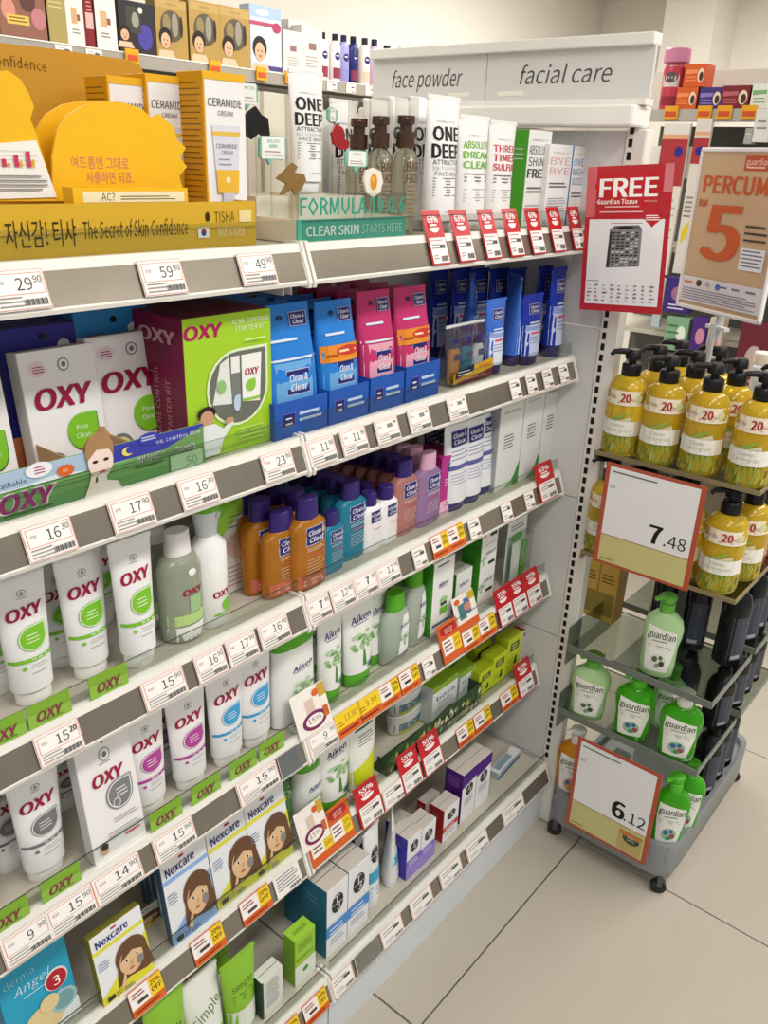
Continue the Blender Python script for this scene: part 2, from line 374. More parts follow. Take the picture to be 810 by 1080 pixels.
# ---------------------------------------------------------------- soap stand
SG = M('#8b8f93', .4, .15, 0, .05); ACR = clear('#d6dcd6', .1); ACE = M('#7d857c', .25, 0, .2); TAN = M('#8a7c5c', .4)
ST = obj('display_stand', None, None, (2.062, .611, 0)); tag(ST, 'grey wheeled display stand with clear tiers holding soap bottles', 'display stand')
g = G(); b0 = [(.052, .303, .174), (.058, .309, .179), (.16, .313, .182), (.165, .31, .179), (.161, .298, .168), (.13, .296, .166)]
g.loft(b0, SG, 48, 9); obj('base_tray', g.mesh('b', True), ST)
g = G(); g.box(-.3, .3, -.165, .165, .128, .140, M('#9b9ea0', .4)); obj('base_floor', g.mesh('b'), ST)
g = G(); g.loft([(-.02, .006, .006), (.012, .006, .006)], '#3a3a3a', 10); CW = G()
cw = G(); cw.tube([(-.009, 0, .02), (.009, 0, .02)], .02, M('#2a2a2c', .5), 16); cw.box(-.011, .011, -.006, .006, .022, .056, '#55585b'); cwm = cw.mesh('w')
for sx in (-.29, .29):
    for sy in (-.155, .155): obj('caster', cwm, ST, (sx, sy, 0), (0, 0, .5))
g = G(); g.box(-.012, .012, -.06, .06, .13, 1.16, M('#c9ccd0', .3, .3)); obj('centre_post', g.mesh('p'), ST, (-.012, 0, 0)); g = G(); g.tube([(-.117, .029, 1.16), (-.117, .029, 1.45)], .008, M('#c9ccd0', .3, .3)); g.box(-.15, -.08, .0, .06, 1.153, 1.16, '#c9ccd0'); obj('sign_pole', g.mesh('p'), ST)
TIERS = [1.153, .895, .617, .418]
for i, tz in enumerate(TIERS):
    em = TAN if i < 2 else ACE
    for x0, x1 in ((-.31, -.028), (.006, .3)):
        if i == 0 and x0 > 0: pass
        g = G(); g.box(x0, x1, -.192, .184, tz-.005, tz, ACR, cf=em, cs=em); t = obj('tier', g.mesh('t'), ST)
        g = G(); e = .003
        for a in ((x0, x1, -.193, -.190), (x0-.001, x0+.002, -.192, .184)): g.box(*a, tz-.006, tz+(.012 if i > 1 else .004), em)
        obj('tier_rim', g.mesh('r'), t)
    g = G(); g.box(-.31, -.05, .182, .186, tz-.05, tz+.06, clear('#c6cec8', .12)) if i > 1 else g.box(-.31, -.05, .182, .185, tz-.02, tz, em); obj('tier_side', g.mesh('s'), ST)
def price_board(px4, X, price, extra, label):
    ys = [W(*p, 0, X) for p in px4]; yc = sum(q.y for q in ys)/4; z0 = (ys[2].z+ys[3].z)/2; z1 = (ys[0].z+ys[1].z)/2; wd = (ys[0].y-ys[1].y+ys[2].y-ys[3].y)/2; hh = z1-z0
    r = obj('price_board', None, None, (X, yc, z0), (0, 0, math.radians(-90))); tag(r, label, 'price sign')
    g = G(); g.box(-wd/2, wd/2, -.0015, .0015, 0, hh, M('#b5563c', .35), bev=.0008); obj('board', g.mesh('b'), r)
    n, dec = price.split('.')
    sh = [('r', -.45, .03, .45, .97, '#f1f1f3'), ('r', -.45, .03, .45, .3, '#cfc98c'), ('r', -.45, .298, .45, .305, '#a6553f'), ('t', n, .1, .44, .17, '#141414', {'b': .04}), ('t', '.'+dec, .3, .42, .115, '#1d1d1d', {'b': .0, 'mw': .26}),
        ('l', -.42, .1, .92, 1, .02, .012, '#6b6b70'), ('t', 'RM', -.4, .78, .025, '#555555'), ('l', -.42, -.25, .06, 1, .02, .01, '#a08a50')]
    if extra: sh += [('r', .15, .05, .43, .26, '#c2ad72'), ('e', .3, .2, .1, .06, '#39513c'), ('p', [(.14, .26), (.44, .26), (.38, .21), (.2, .21)], '#c87b42'), ('t', 'best', .3, .215, .022, '#e8e8d8'), ('t', 'price', .3, .185, .022, '#e8e8d8')]
    obj('print', prints(sh, wd, hh, flat(.003)).mesh('p'), r)
    g = G(); g.box(-.02, .02, .0, .03, hh-.012, hh-.004, ACR); obj('clip', g.mesh('c'), r)
price_board([(641, 484), (747, 517), (625, 590), (724, 624)], 1.733, '7.48', False, 'price board reading 7.48 under the yellow pump bottles')
price_board([(613, 778), (699, 817), (593, 868), (681, 910)], 1.733, '6.12', True, 'price board reading 6.12 below the green hand soaps')
# sign RM5
r = obj('offer_sign', None, None, (1.945, .64, 1.47), (0, 0, math.radians(-118))); tag(r, 'tan offer sign with large orange 5 in a white frame above stand', 'sign')
SWD, SHH = .262, .345
g = G()
for a in ((-.5, -.47, 0, 1), (.47, .5, 0, 1), (-.5, .5, 0, .025), (-.5, .5, .975, 1)): g.box(a[0]*SWD, a[1]*SWD, -.006, .006, a[2]*SHH, a[3]*SHH, M('#e6e6e8', .3), bev=.002)
obj('frame', g.mesh('f'), r)
g = G(); g.box(-.47*SWD, .47*SWD, -.002, .002, .025*SHH, .975*SHH, M('#c9ab88', .3)); obj('board', g.mesh('b'), r)
OR = '#c95a26'
sh = [('r', .02, .87, .3, .955, '#c2512f'), ('t', 'guardian', .16, .92, .035, '#f4dccb', {'mw': .24}), ('l', .05, .27, .885, 1, .02, .008, '#f0d0c0'), ('t', 'PERCUMA', .02, .785, .1, OR, {'b': .045, 'fw': .84}), ('t', 'RM', -.375, .67, .042, OR, {'b': .02}),
    ('t', '5', -.1, .5, .32, OR, {'b': .05, 'fw': .38}), ('r', .16, .3, .42, .43, '#e3e6ec'), ('l', .18, .4, .41, 5, .022, .008, '#68708a'), ('l', .16, .4, .55, 3, .04, .012, '#3f3a38'), ('r', -.47, .05, .47, .21, '#dfdce2'), ('r', -.44, .165, -.33, .18, '#c97a5a'), ('e', -.25, .175, .035, .022, '#4a3528'), ('t', 'fly', -.14, .175, .03, '#555566'), ('e', -.02, .17, .03, .02, '#4a6ab0'), ('l', .0, .1, .17, 1, .02, .01, '#4a6ab0'), ('l', .14, .24, .17, 1, .02, .012, '#667788'), ('l', .3, .42, .17, 1, .02, .012, '#667788'), ('l', -.44, .43, .13, 5, .016, .006, '#8a86a0')]
obj('print', prints(sh, SWD, SHH, flat(.004)).mesh('p'), r)
g = G(); g.tube([(0, .012, -.06), (0, .012, .1)], .008, M('#c9ccd0', .3, .3)); g.box(-.03, .03, .004, .02, -.034, -.026, '#d8d8d8'); obj('holder', g.mesh('h'), r)
# ================================================================ PRODUCT KINDS
def carton(key, Wd, D, H, front, side=None, top=None, fp=(), lp=(), tp=(), flap=True, bev=.0008):
    if key in PC: return PC[key]
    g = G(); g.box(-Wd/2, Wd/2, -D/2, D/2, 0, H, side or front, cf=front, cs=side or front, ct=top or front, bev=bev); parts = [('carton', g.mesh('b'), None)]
    if fp: parts.append(('front_print', prints(fp, Wd, H, flat(D)).mesh('p'), None))
    if lp: parts.append(('side_print', prints(lp, D, H, leftside(Wd)).mesh('p'), None))
    if tp: parts.append(('top_print', prints(tp, Wd, D, topside(H)).mesh('p'), None))
    elif flap:
        g = G(); g.box(-Wd/2+.001, Wd/2-.001, -.0006, .0006, H-.001, H+.0005, '#6d6a66'); parts.append(('flap_seam', g.mesh('p'), None))
    PC[key] = Proto(Wd, H, D, parts); return PC[key]
def tubeP(key, body, fp, cap=WHITE, caph=.11, Wd=.056, H=.19, capr=.8, crimp=None):
    if key in PC: return PC[key]
    r = Wd*.42; z0 = H*caph; pr = []
    for i in range(9):
        t = i/8; s = t**1.15; pr.append((z0+(H*.975-z0)*t, r*.93+(Wd/2-r*.93)*s, r*.8*(1-s)**.8+.0022))
    pr.insert(0, (z0-.0005, r*.86, r*.74)); pr += [(H*.976, Wd/2, .0016), (H, Wd/2, .0014)]
    g = G(); g.loft(pr, body, 28); parts = [('tube_body', g.mesh('b', True), None)]
    if fp: parts.append(('tube_print', prints(fp, Wd, H, curved(pr)).mesh('p'), None))
    cr_ = r*capr; g = G(); g.loft([(0, cr_*.95, cr_*.82), (.002, cr_, cr_*.86), (z0-.002, cr_*1.02, cr_*.88), (z0, cr_*.97, cr_*.84)], cap, 28); parts.append(('cap', g.mesh('c', True), None))
    g = G(); g.box(-Wd/2+.0005, Wd/2-.0005, -.0021, .0021, H*.965, H*.998, crimp or body); parts.append(('crimped_end', g.mesh('e'), None))
    PC[key] = Proto(Wd, H, r*1.6, parts); return PC[key]
def bottleP(key, prof, body, capprof, cap, fp=(), e=2.0, ce=2.0, inner=None, lab=None, extra=()):
    if key in PC: return PC[key]
    Wd = 2*max(q[1] for q in prof); D = 2*max(q[2] for q in prof); H = max(capprof[-1][0] if capprof else 0, prof[-1][0])
    for q in extra: H = max(H, q[2])
    g = G(); g.loft(prof, body, 28, e); parts = [('bottle_body', g.mesh('b', True), None)]
    if fp: parts.append(('label', prints(fp, Wd, prof[-1][0], curved(prof, e)).mesh('p'), None))
    if inner:
        gi = G(); gi.loft(inner[0], inner[1], 24, e); parts.append(('liquid', gi.mesh('i', True), None))
    if capprof:
        g = G(); g.loft(capprof, cap, 24, ce); parts.append(('cap', g.mesh('c', True), None))
    for (n, gg, zz) in extra: parts.append((n, gg.mesh('x', True), None))
    PC[key] = Proto(Wd, H, D, parts); return PC[key]
def cyl(z0, z1, r, r2=None, ed=.0012): return [(z0, r-ed, r-ed), (z0+ed, r, r), (z1-ed, r2 or r, r2 or r), (z1, (r2 or r)-ed, (r2 or r)-ed)]
OXR = '#a0133f'; NAVY = '#27246f'; GREY = '#8b8a90'
def oxy_print(c, band=True, drop='d'):
    s = [('e', 0, .855, .085, .0225, '#77767c'), ('e', 0, .855, .07, .0185, '#eeeef0'), ('e', .0, .853, .035, .012, '#8d8c92'), ('l', -.1, .1, .82, 1, .02, .005, '#8a8a8e'),
        ('t', 'OXY', 0, .72, .085, OXR, {'b': .05, 'sh': .18, 'fw': .66, 'rot': 2}), ('d', .05, .52, .275, .096, c), ('d', .05, .52, .262, .091, '#f4f6f0'), ('d', .05, .52, .245, .085, c), ('l', -.08, .16, .545, 3, .026, .006, '#f0f3ea')]
    if band: s += [('r', -.46, .355, .46, .382, c), ('l', -.05, .3, .365, 1, .02, .007, '#eef2e6'), ('e', -.2, .315, .04, .013, c), ('l', -.08, .25, .325, 2, .02, .004, '#9a9a9a'), ('l', -.1, .25, .265, 1, .02, .004, '#555555')]
    return s
def oxy(cname, c): return tubeP('oxy'+cname, M('#efeff1', .28), oxy_print(c), M('#f1f0ee', .35), .12)
CC = lambda u, v, s, ar=1.0: [('r', u-.17*s, v-.05*s*ar, u+.17*s, v+.05*s*ar, '#b9bfe0'), ('r', u-.16*s, v-.046*s*ar, u+.16*s, v+.046*s*ar, NAVY), ('t', 'Clean &', u, v+.017*s*ar, .026*s*ar, '#e9ebf8', {'sh': .2, 'mw': .26*s, 'b': .02}), ('t', 'Clear', u, v-.02*s*ar, .026*s*ar, '#e9ebf8', {'sh': .2, 'mw': .24*s, 'b': .02})]
def tree(u, v, s, ar=1.0):
    q = [('p', [(u-.03*s, v-.16*s*ar), (u+.05*s, v-.16*s*ar), (u+.03*s, v-.02*s*ar), (u+.0*s, v-.02*s*ar)], '#4a8a3a')]; rr = random.Random(5)
    for i in range(26):
        a = rr.uniform(0, 6.28); d = math.sqrt(rr.random()); q.append(('e', u+.24*s*d*math.cos(a), v+.05*s*ar+.08*s*ar*d*math.sin(a), .04*s, .012*s*ar, rr.choice(['#7fb06e', '#9cc48c', '#5f9a55', '#b9d6ab'])))
    return q
AIK = lambda u, v, s=1.0: [('t', 'Aiken', u, v, .06*s, '#3a2a80', {'sh': .15, 'fw': .5*s, 'b': .02, 'rot': 3}), ('r', u-.22*s, v-.05*s, u+.18*s, v-.043*s, '#3a2a80')]
def face(u, v, s, ar, hair='#6b4a35', patch='#8b8a86', skin='#e3bd93'):
    return [('e', u, v+.05*ar*s, .27*s, .24*ar*s, hair), ('p', [(u-.25*s, v), (u-.3*s, v-.3*ar*s), (u-.1*s, v-.25*ar*s), (u+.2*s, v-.3*ar*s), (u+.33*s, v-.28*ar*s), (u+.26*s, v+.05*ar*s)], hair), ('e', u-.02*s, v-.03*ar*s, .2*s, .2*ar*s, skin), ('p', [(u-.2*s, v+.02*ar*s), (u-.1*s, v+.2*ar*s), (u+.18*s, v+.18*ar*s), (u+.2*s, v+.02*ar*s), (u+.02*s, v+.1*ar*s)], hair),
        ('e', u-.1*s, v-.0*ar*s, .035*s, .022*ar*s, '#f5f2ec'), ('e', u-.1*s, v-.0*ar*s, .018*s, .02*ar*s, '#2b211c'), ('e', u+.08*s, v-.0*ar*s, .035*s, .022*ar*s, '#f5f2ec'), ('e', u+.08*s, v-.0*ar*s, .018*s, .02*ar*s, '#2b211c'), ('e', u+.115*s, v-.1*ar*s, .06*s, .065*ar*s, patch), ('e', u-.04*s, v-.14*ar*s, .045*s, .012*ar*s, '#b5514a'), ('p', [(u-.02*s, v-.02*ar*s), (u-.045*s, v-.09*ar*s), (u-.01*s, v-.09*ar*s)], '#cfa57b'), ('p', [(u-.26*s, v-.3*ar*s), (u-.17*s, v-.12*ar*s), (u-.14*s, v-.13*ar*s), (u-.19*s, v-.33*ar*s)], skin)]
# ---------------------------------------------------------------- price cards
def card(kind, price=''):
    k = ('card', kind, price)
    if k in PC: return PC[k]
    rr = random.Random(str(k)); Wc, Hc, body = .064, .044, '#f0eeec'; P = []
    if kind in ('w', 'wo'):
        P = [('r', -.49, .02, .49, .98, '#d98f74'), ('r', -.475, .04, .475, .965, '#f2f0ee'), ('r', -.43, .38, .45, .9, '#d98f74'), ('r', -.415, .4, .435, .88, '#f4f2f0'), ('t', 'RM', -.3, .68, .1, '#8c6a5e')]
        if price:
            n, d = price.split('.'); P += [('t', n, .1, .63, .3, '#3c3a3a', {'b': 0, 'mw': .3}), ('t', d, .35, .73, .17, '#3c3a3a', {'b': 0, 'mw': .15})]
        else: P += [('l', .0, .25, .58, 1, .1, .16, '#8f8a88'), ('l', .28, .4, .7, 1, .1, .1, '#8f8a88')]
        P += [('l', -.42, .05, .3, 3, .1, .035, '#9a948f'), ('b', .02, .44, .1, .26, 15, '#2f2d2c')]
    elif kind == 'n': Wc = .042; P = [('r', -.49, .02, .49, .98, '#dfa490'), ('r', -.46, .05, .46, .95, '#f2f0ee'), ('l', -.38, .3, .74, 2, .16, .05, '#8f8780'), ('l', .05, .38, .56, 1, .1, .15, '#55514f'), ('l', -.38, .0, .3, 2, .12, .04, '#a09890'), ('b', .05, .42, .1, .24, 9, '#2f2d2c')]
    elif kind == 'o':
        Wc, Hc, body = .056, .048, '#d9682c'; P = [('r', -.49, .3, .1, .97, '#f3f0ee'), ('r', .1, .3, .49, .97, '#f2cf2e'), ('t', '20%', .295, .78, .17, '#6b3a14', {'mw': .3, 'b': .02}), ('t', 'OFF', .295, .53, .17, '#6b3a14', {'mw': .3, 'b': .02}), ('l', -.42, -.05, .8, 2, .12, .05, '#a04a3a'), ('l', -.3, .05, .42, 1, .1, .12, '#55403a'), ('l', -.42, .4, .12, 1, .1, .08, '#9c3e14')]
    elif kind == 'y':
        Wc, Hc, body = .062, .048, '#d9682c'; P = [('r', -.5, .36, .5, 1, '#f2cf2e'), ('t', price or '9.90', .1, .7, .26, '#8a5a1a', {'mw': .5, 'b': 0}), ('l', -.42, -.2, .6, 2, .12, .05, '#a77a1a'), ('l', -.42, .42, .14, 1, .1, .1, '#8e3410')]
    elif kind in ('r63', 'r55'):
        Wc, Hc, body = .052, .092, '#c4232b'; P = [('t', kind[1:]+'%', 0, .84, .12, '#ffffff', {'mw': .6, 'b': .03}), ('e', 0, .68, .26, .085, '#f7eeee'), ('r', -.3, .69, .3, .78, '#c4232b'), ('l', -.2, .2, .72, 1, .1, .03, '#ffffff'), ('r', -.44, .03, .44, .5, '#f3efee'), ('l', -.38, .35, .44, 1, .1, .02, '#c08a80'), ('l', -.38, .1, .36, 2, .06, .02, '#8f8780'), ('l', .05, .38, .3, 1, .1, .07, '#55514f'), ('b', .0, .4, .06, .16, 10, '#2f2d2c'), ('l', -.38, -.1, .16, 2, .05, .02, '#a09890')]
    elif kind == 'rs':
        Wc, Hc, body = .045, .078, '#c4232b'; P = [('t', '55', 0, .84, .11, '#ffffff', {'mw': .5, 'b': .03}), ('e', 0, .7, .28, .09, '#f7eeee'), ('r', -.42, .03, .42, .5, '#e9e3e2'), ('l', -.36, .3, .4, 3, .08, .03, '#8f8780'), ('b', .0, .36, .06, .18, 8, '#2f2d2c')]
    elif kind == 'op':
        Wc, Hc, body = .05, .088, '#d4602a'; P = [('e', 0, .8, .4, .13, '#b3282a'), ('t', 'price', 0, .83, .07, '#f4dcc0', {'sh': .2, 'mw': .5}), ('t', 'drop', 0, .75, .07, '#f4dcc0', {'sh': .2, 'mw': .5}), ('r', -.42, .2, .08, .6, '#f3f0ee'), ('r', .08, .2, .44, .6, '#f2cf2e'), ('t', '20%', .26, .48, .1, '#6b3a14', {'mw': .28}), ('t', 'OFF', .26, .33, .1, '#6b3a14', {'mw': .28}), ('l', -.36, .0, .5, 3, .1, .04, '#8a5a50')]
    elif kind == 'pc':
        Wc, Hc, body = .062, .085, '#f1ece6'; P = [('r', -.15, .3, .1, .75, '#d9c3b4'), ('e', .02, .26, .36, .2, '#7a2a5e'), ('e', .02, .26, .26, .13, '#f1ece6'), ('t', '15%', .02, .28, .11, '#7a2a5e', {'mw': .4}), ('e', .2, .83, .1, .08, '#d9642c'), ('r', .28, .68, .49, .98, '#c7a63a'), ('r', .3, .2, .45, .45, '#c9662e')]
    elif kind == 'pc2':
        Wc, Hc, body = .05, .08, '#efe9e4'; P = [('r', -.5, 0, .5, .2, '#d4602a'), ('r', -.3, .3, .0, .75, '#4a7f86'), ('r', -.02, .4, .25, .85, '#5c6ea0'), ('e', -.3, .85, .12, .08, '#d9642c'), ('r', .2, .75, .49, .98, '#c7a63a'), ('e', .1, .6, .16, .12, '#c98a74')]
    elif kind == 'blank': Wc = .11; body = clear('#e9eef0', .3); P = [('r', -.49, .02, -.47, .98, '#d9dcdc')]
    elif kind == 'txt': P = [('l', -.4, .4, .85, 5, .14, .05, '#77777c'), ('b', .0, .44, .06, .2, 12, '#2f2d2c')]
    g = G(); g.box(-Wc/2, Wc/2, -.0004, .0004, 0, Hc, M(body, .3) if isinstance(body, str) else body); nm = 'tag_card'
    PC[k] = Proto(Wc, Hc, .001, [(nm, g.mesh('c'), None), ('print', prints(P, Wc, Hc, flat(.0008)).mesh('p'), None)]); return PC[k]
TA = math.atan2(.36, .933)
LIPY = lambda S: .828 if S == 'F' else .9
def ptag(S, px, kind, label, price='', cat='price tag', group=None, wp=None, name=None, up=0, tilt=None):
    p = card(kind, price); y0 = LIPY(S); z0 = SH[S]
    x = xat(px, y0-.014, z0-.027)
    if group is None and not price: group = 'shelf edge cards'
    sx = (wat(x, y0-.014, z0-.027, wp)/p.W) if wp else 1
    nm = name or {'w': 'price_tag', 'n': 'price_tag', 'o': 'discount_tag', 'y': 'discount_tag', 'r63': 'promo_tag', 'r55': 'promo_tag', 'rs': 'promo_tag', 'op': 'promo_tag', 'pc': 'promo_card', 'pc2': 'promo_card', 'blank': 'label_sleeve', 'txt': 'info_tag'}[kind]
    k = TAGN.get((S, round(x*30)), 0); TAGN[(S, round(x*30))] = k+1
    off = .003+.0022*k+(.0012 if kind[0] in 'rp' or kind == 'op' else 0)
    return inst(p, nm, label, cat, (x, y0-.0205-.933*off+.36*up, z0-.0465+.36*off+.933*up), (-TA, 0, 0), (sx, 1, 1), group)
TAGN = {}
# ================================================================ SHELF A (top)
ZA = SH['A']
YEL = M('#e0a91c', .38); YEL2 = M('#f0bb1e', .4); GOLD = M('#c9952a', .5)
x1 = xat(270, .912, ZA); x0 = .30; wt = x1-x0; ht = hat(x1, .912, ZA, 213)
r = obj('counter_display', None, None, ((x0+x1)/2, .912, ZA+.001)); tag(r, 'yellow cardboard counter display holding skin cream cartons on the top shelf', 'display')
g = G(); t = .003
g.box(-wt/2, wt/2, 0, t, 0, ht, M('#d3a92e', .4)); g.box(-wt/2, wt/2, .2, .2+t, 0, ht, YEL); g.box(-wt/2, -wt/2+t, t, .2, 0, ht, YEL); g.box(wt/2-t, wt/2, t, .2, 0, ht, YEL); g.box(-wt/2+t, wt/2-t, t, .2, 0, t, GOLD)
obj('tray', g.mesh('t'), r)
uu = lambda px: (xat(px, .912, ZA+ht*.5)-(x0+x1)/2)/wt
obj('tray_print', prints([('t', 'The Secret of Skin Confidence', (uu(88)+uu(198))/2, .5, .32, '#3b2d10', {'fw': uu(198)-uu(88), 'sh': .15, 'b': .004}), ('t', '자신감! 티샤', (uu(5)+uu(80))/2, .47, .4, '#3b2d10', {'fw': uu(80)-uu(5)}), ('t', 'TISHA', uu(237), .68, .22, '#4a3a14', {'fw': .065, 'b': -.004}), ('e', uu(219), .69, .007, .1, '#2f2510'), ('r', uu(252), .56, uu(265), .82, '#e8d59a'),
    ('r', uu(208), .25, uu(220), .48, '#f2f0ea'), ('e', uu(214), .37, .008, .08, '#b03048'), ('e', uu(214), .34, .007, .05, '#2a3a80'), ('t', 'MADE IN KOREA', uu(243), .36, .2, '#eedfa8', {'fw': .09})], wt, ht, lambda u, v, o: (u, -o, v)).mesh('p'), r)
def cut(parent, name, pts, y, th, c, prt=None):
    "die-cut card: outline in world (x,z) local to parent"
    n = len(pts); vs = [(a, y, b) for a, b in pts]+[(a, y+th, b) for a, b in pts]
    tr = [tuple(t) for t in tessellate_polygon([[Vector((a, b, 0)) for a, b in pts]])]
    g = G(); g.add(vs, tr+[tuple(q+n for q in t[::-1]) for t in tr]+[(i, (i+1) % n, (i+1) % n+n, i+n) for i in range(n)], c); return obj(name, g.mesh(name), parent)
def wl(px, py, y):   # pixel -> display-local point on its plane
    q = W(px, py, 1, .912+y); return (q.x-(x0+x1)/2, q.z-ZA-.001)
bk = [wl(*p, .19) for p in [(-30, 250), (-30, 38), (0, 45), (60, 52), (135, 63), (147, 68), (153, 80), (157, 110), (165, 250)]]; bk = [(min(a, wt/2-.02), max(b, .004)) for a, b in bk]
cut(r, 'back_card', bk, .19, .003, GOLD)
q = wl(10, 62, .187); obj('back_lettering', prints([('t', 'The Secret of Skin Confidence', q[0]-.05, q[1]-.002, .012, '#6b4c10', {'fw': .2, 'rot': -1})], 1, 1, lambda u, v, o: (u, .19-o, v)).mesh('p'), r)
def arch(pxs, y): return [wl(*p, y) for p in pxs]
rnd = [(56, 212), (55, 165), (60, 138), (70, 122), (88, 111), (110, 107), (130, 108), (148, 114), (160, 124), (168, 120), (176, 128), (184, 134), (186, 146), (196, 156), (190, 166), (197, 176), (189, 186), (193, 198), (188, 212)]
c1 = cut(r, 'die_cut_card', arch(rnd, .05), .05, .003, YEL2)
cut(r, 'die_cut_card', arch([(p[0]-22, p[1]-1) for p in rnd], .085), .085, .003, YEL2)
cx, cz = wl(106, 172, .05); obj('card_lettering', prints([('t', '여드름엔 그대로', cx, cz, .011, '#d9806a', {'fw': .078}), ('t', '사용하면 되죠.', cx+.012, cz-.016, .011, '#d9806a', {'fw': .066})], 1, 1, lambda u, v, o: (u, .05-o, v)).mesh('p'), c1)
lft = [(-25, 212), (-25, 90), (-5, 76), (8, 74), (22, 84), (30, 98), (36, 112), (32, 126), (38, 140), (44, 160), (52, 185), (62, 212)]
c2 = cut(r, 'die_cut_card', arch(lft, .03), .03, .003, YEL2)
cp_ = arch([(-12, 152), (38, 148), (60, 208), (-10, 210)], .0285); cut(c2, 'leaflet', cp_, .0282, .0015, '#f1efea')
lx, lz = wl(20, 172, .0285)
obj('leaflet_print', prints([('l', lx-.035, lx+.022, lz+.012, 4, .0045, .0004, '#b9b5b0')]+[('r', lx-.02+i*.014, lz-.004, lx-.015+i*.014, lz+.004+i*.004, '#c9365a') for i in range(3)]+[('r', lx-.014+i*.014, lz-.004, lx-.011+i*.014, lz+.0+i*.002, '#e0a91c') for i in range(3)]+[('l', lx-.03, lx+.03, lz-.014, 4, .0045, .0016, '#8f8b86')], 1, 1, lambda u, v, o: (u, .0275-o, v)).mesh('p'), c2)
sb0, sb1 = wl(75, 205, .012)[0], wl(196, 205, .012)[0]; g = G(); g.box(sb0, sb1, .008, .03, .0035, wl(130, 198, .01)[1], YEL2); b_ = obj('inner_box', g.mesh('b'), r)
wz = wl(130, 198, .01)[1]; obj('inner_box_print', prints([('r', sb0+.012, wz-.016, sb1-.006, wz-.004, '#efe3bd'), ('t', 'AC?', sb0+.045, wz-.01, .008, '#3a3020'), ('l', sb0+.062, sb1-.02, wz-.01, 2, .003, .001, '#6a5a30')], 1, 1, lambda u, v, o: (u, .008-o, v)).mesh('p'), r)
CER = carton('ceramide', .05, .04, .16, '#efeef0', '#e2a417', '#eab320', fp=[('r', -.5, .0, -.46, 1, '#e2a417'), ('r', -.5, .955, .5, 1, '#eab320'), ('t', 'CERAMIDE', 0, .83, .045, '#3c3c42', {'fw': .8}), ('t', 'CREAM', 0, .77, .026, '#5a5a60'), ('p', [(-.33, .7), (.33, .7), (.27, .4), (-.27, .4)], '#d9dbe6'), ('r', -.33, .64, .33, .665, '#e4bd4a'), ('t', 'CERAMIDE', 0, .58, .025, '#55555c', {'mw': .5}), ('t', 'CREAM', 0, .545, .02, '#77777c'), ('l', -.2, .1, .5, 2, .03, .006, '#9a9aa0'), ('p', [(-.28, .44), (.28, .44), (.25, .3), (-.25, .3)], '#eab93a'), ('e', 0, .38, .06, .02, '#f6e7b0'), ('r', -.14, .2, .14, .3, '#c9cbe0')],
    lp=[('l', -.4, .4, .93, 26, .033, .006, '#8a6410')])
item(CER, 'cream_carton', 'tall yellow and white cream carton with tube picture, in front of row', 'carton', 242, ZA+.004, .955, 77, 42)
item(CER, 'cream_carton', 'yellow cream carton half hidden behind a tall white fronted one', 'carton', 186, ZA+.004, 1.003, 80, 42)
item(CER, 'cream_carton', 'rearmost yellow cream carton beside the die-cut display card', 'carton', 148, ZA+.004, 1.01, 82, 42)
# --- white and teal display with botanical cut-outs
fx0 = xat(314, .908, ZA); fx1 = xat(427, .908, ZA); fw = fx1-fx0; fh = hat(fx0, .908, ZA, 233)
CRM = M('#e9e4d6', .5); TEAL = '#3fa08c'
r = obj('counter_display', None, None, (fx0, .908, ZA+.001)); tag(r, 'cream and teal counter display with botanical cut-outs behind a clear shield', 'display')
g = G(); g.box(0, fw, 0, .003, 0, fh, M('#4aa794', .35)); g.box(0, .003, .003, .2, 0, fh, CRM); g.box(fw-.003, fw, .003, .2, 0, fh, CRM); g.box(.003, fw-.003, .003, .2, 0, .003, CRM); g.box(.003, fw-.003, .09, .2, .003, .06, CRM); obj('tray', g.mesh('t'), r)
obj('tray_print', prints([('t', 'CLEAR SKIN', -.2, .5, .42, '#e8f4f0', {'fw': .46, 'b': .03}), ('t', 'STARTS HERE', .26, .5, .42, '#d5ebe5', {'fw': .4, 'b': -.005})], fw, fh, lambda u, v, o: (fw/2+u, -o, v)).mesh('p'), r)
g = G(); g.box(0, fw, .0005, .0025, fh, fh+.036, CLR); sp = obj('clear_shield', g.mesh('s'), r)
obj('shield_lettering', prints([('t', 'FORMULA 10.0.6', .0, .5, .66, '#2f9a84', {'fw': .96, 'b': .02})], fw, .036, lambda u, v, o: (fw/2+u, -o, fh+v)).mesh('p'), sp)
bz = W(300, 100, 1, 1.105).z-ZA
for k in range(9):
    g = G(); g.box(0, fw/9-.003, .188+.006*(k % 2), .198, .06, bz-.006*k*.0, CRM); obj('back_slat', g.mesh('s'), r, (k*fw/9, 0, 0))
def fl(px, py, y): q = W(px, py, 1, .908+y); return (q.x-fx0, q.z-ZA-.001)
def cutf(name, pxs, y, c, rim=True):
    pts = [fl(*p, y) for p in pxs]
    o = cut(r, name, pts, y, .004, c); a = sum(p[0] for p in pts)/len(pts); zb = min(p[1] for p in pts)
    g = G(); g.tube([(a, y+.003, .003), (a, y+.003, zb+.004)], .0012, CLR, 6); obj('stem', g.mesh('s'), o); return o, a, sum(p[1] for p in pts)/len(pts)
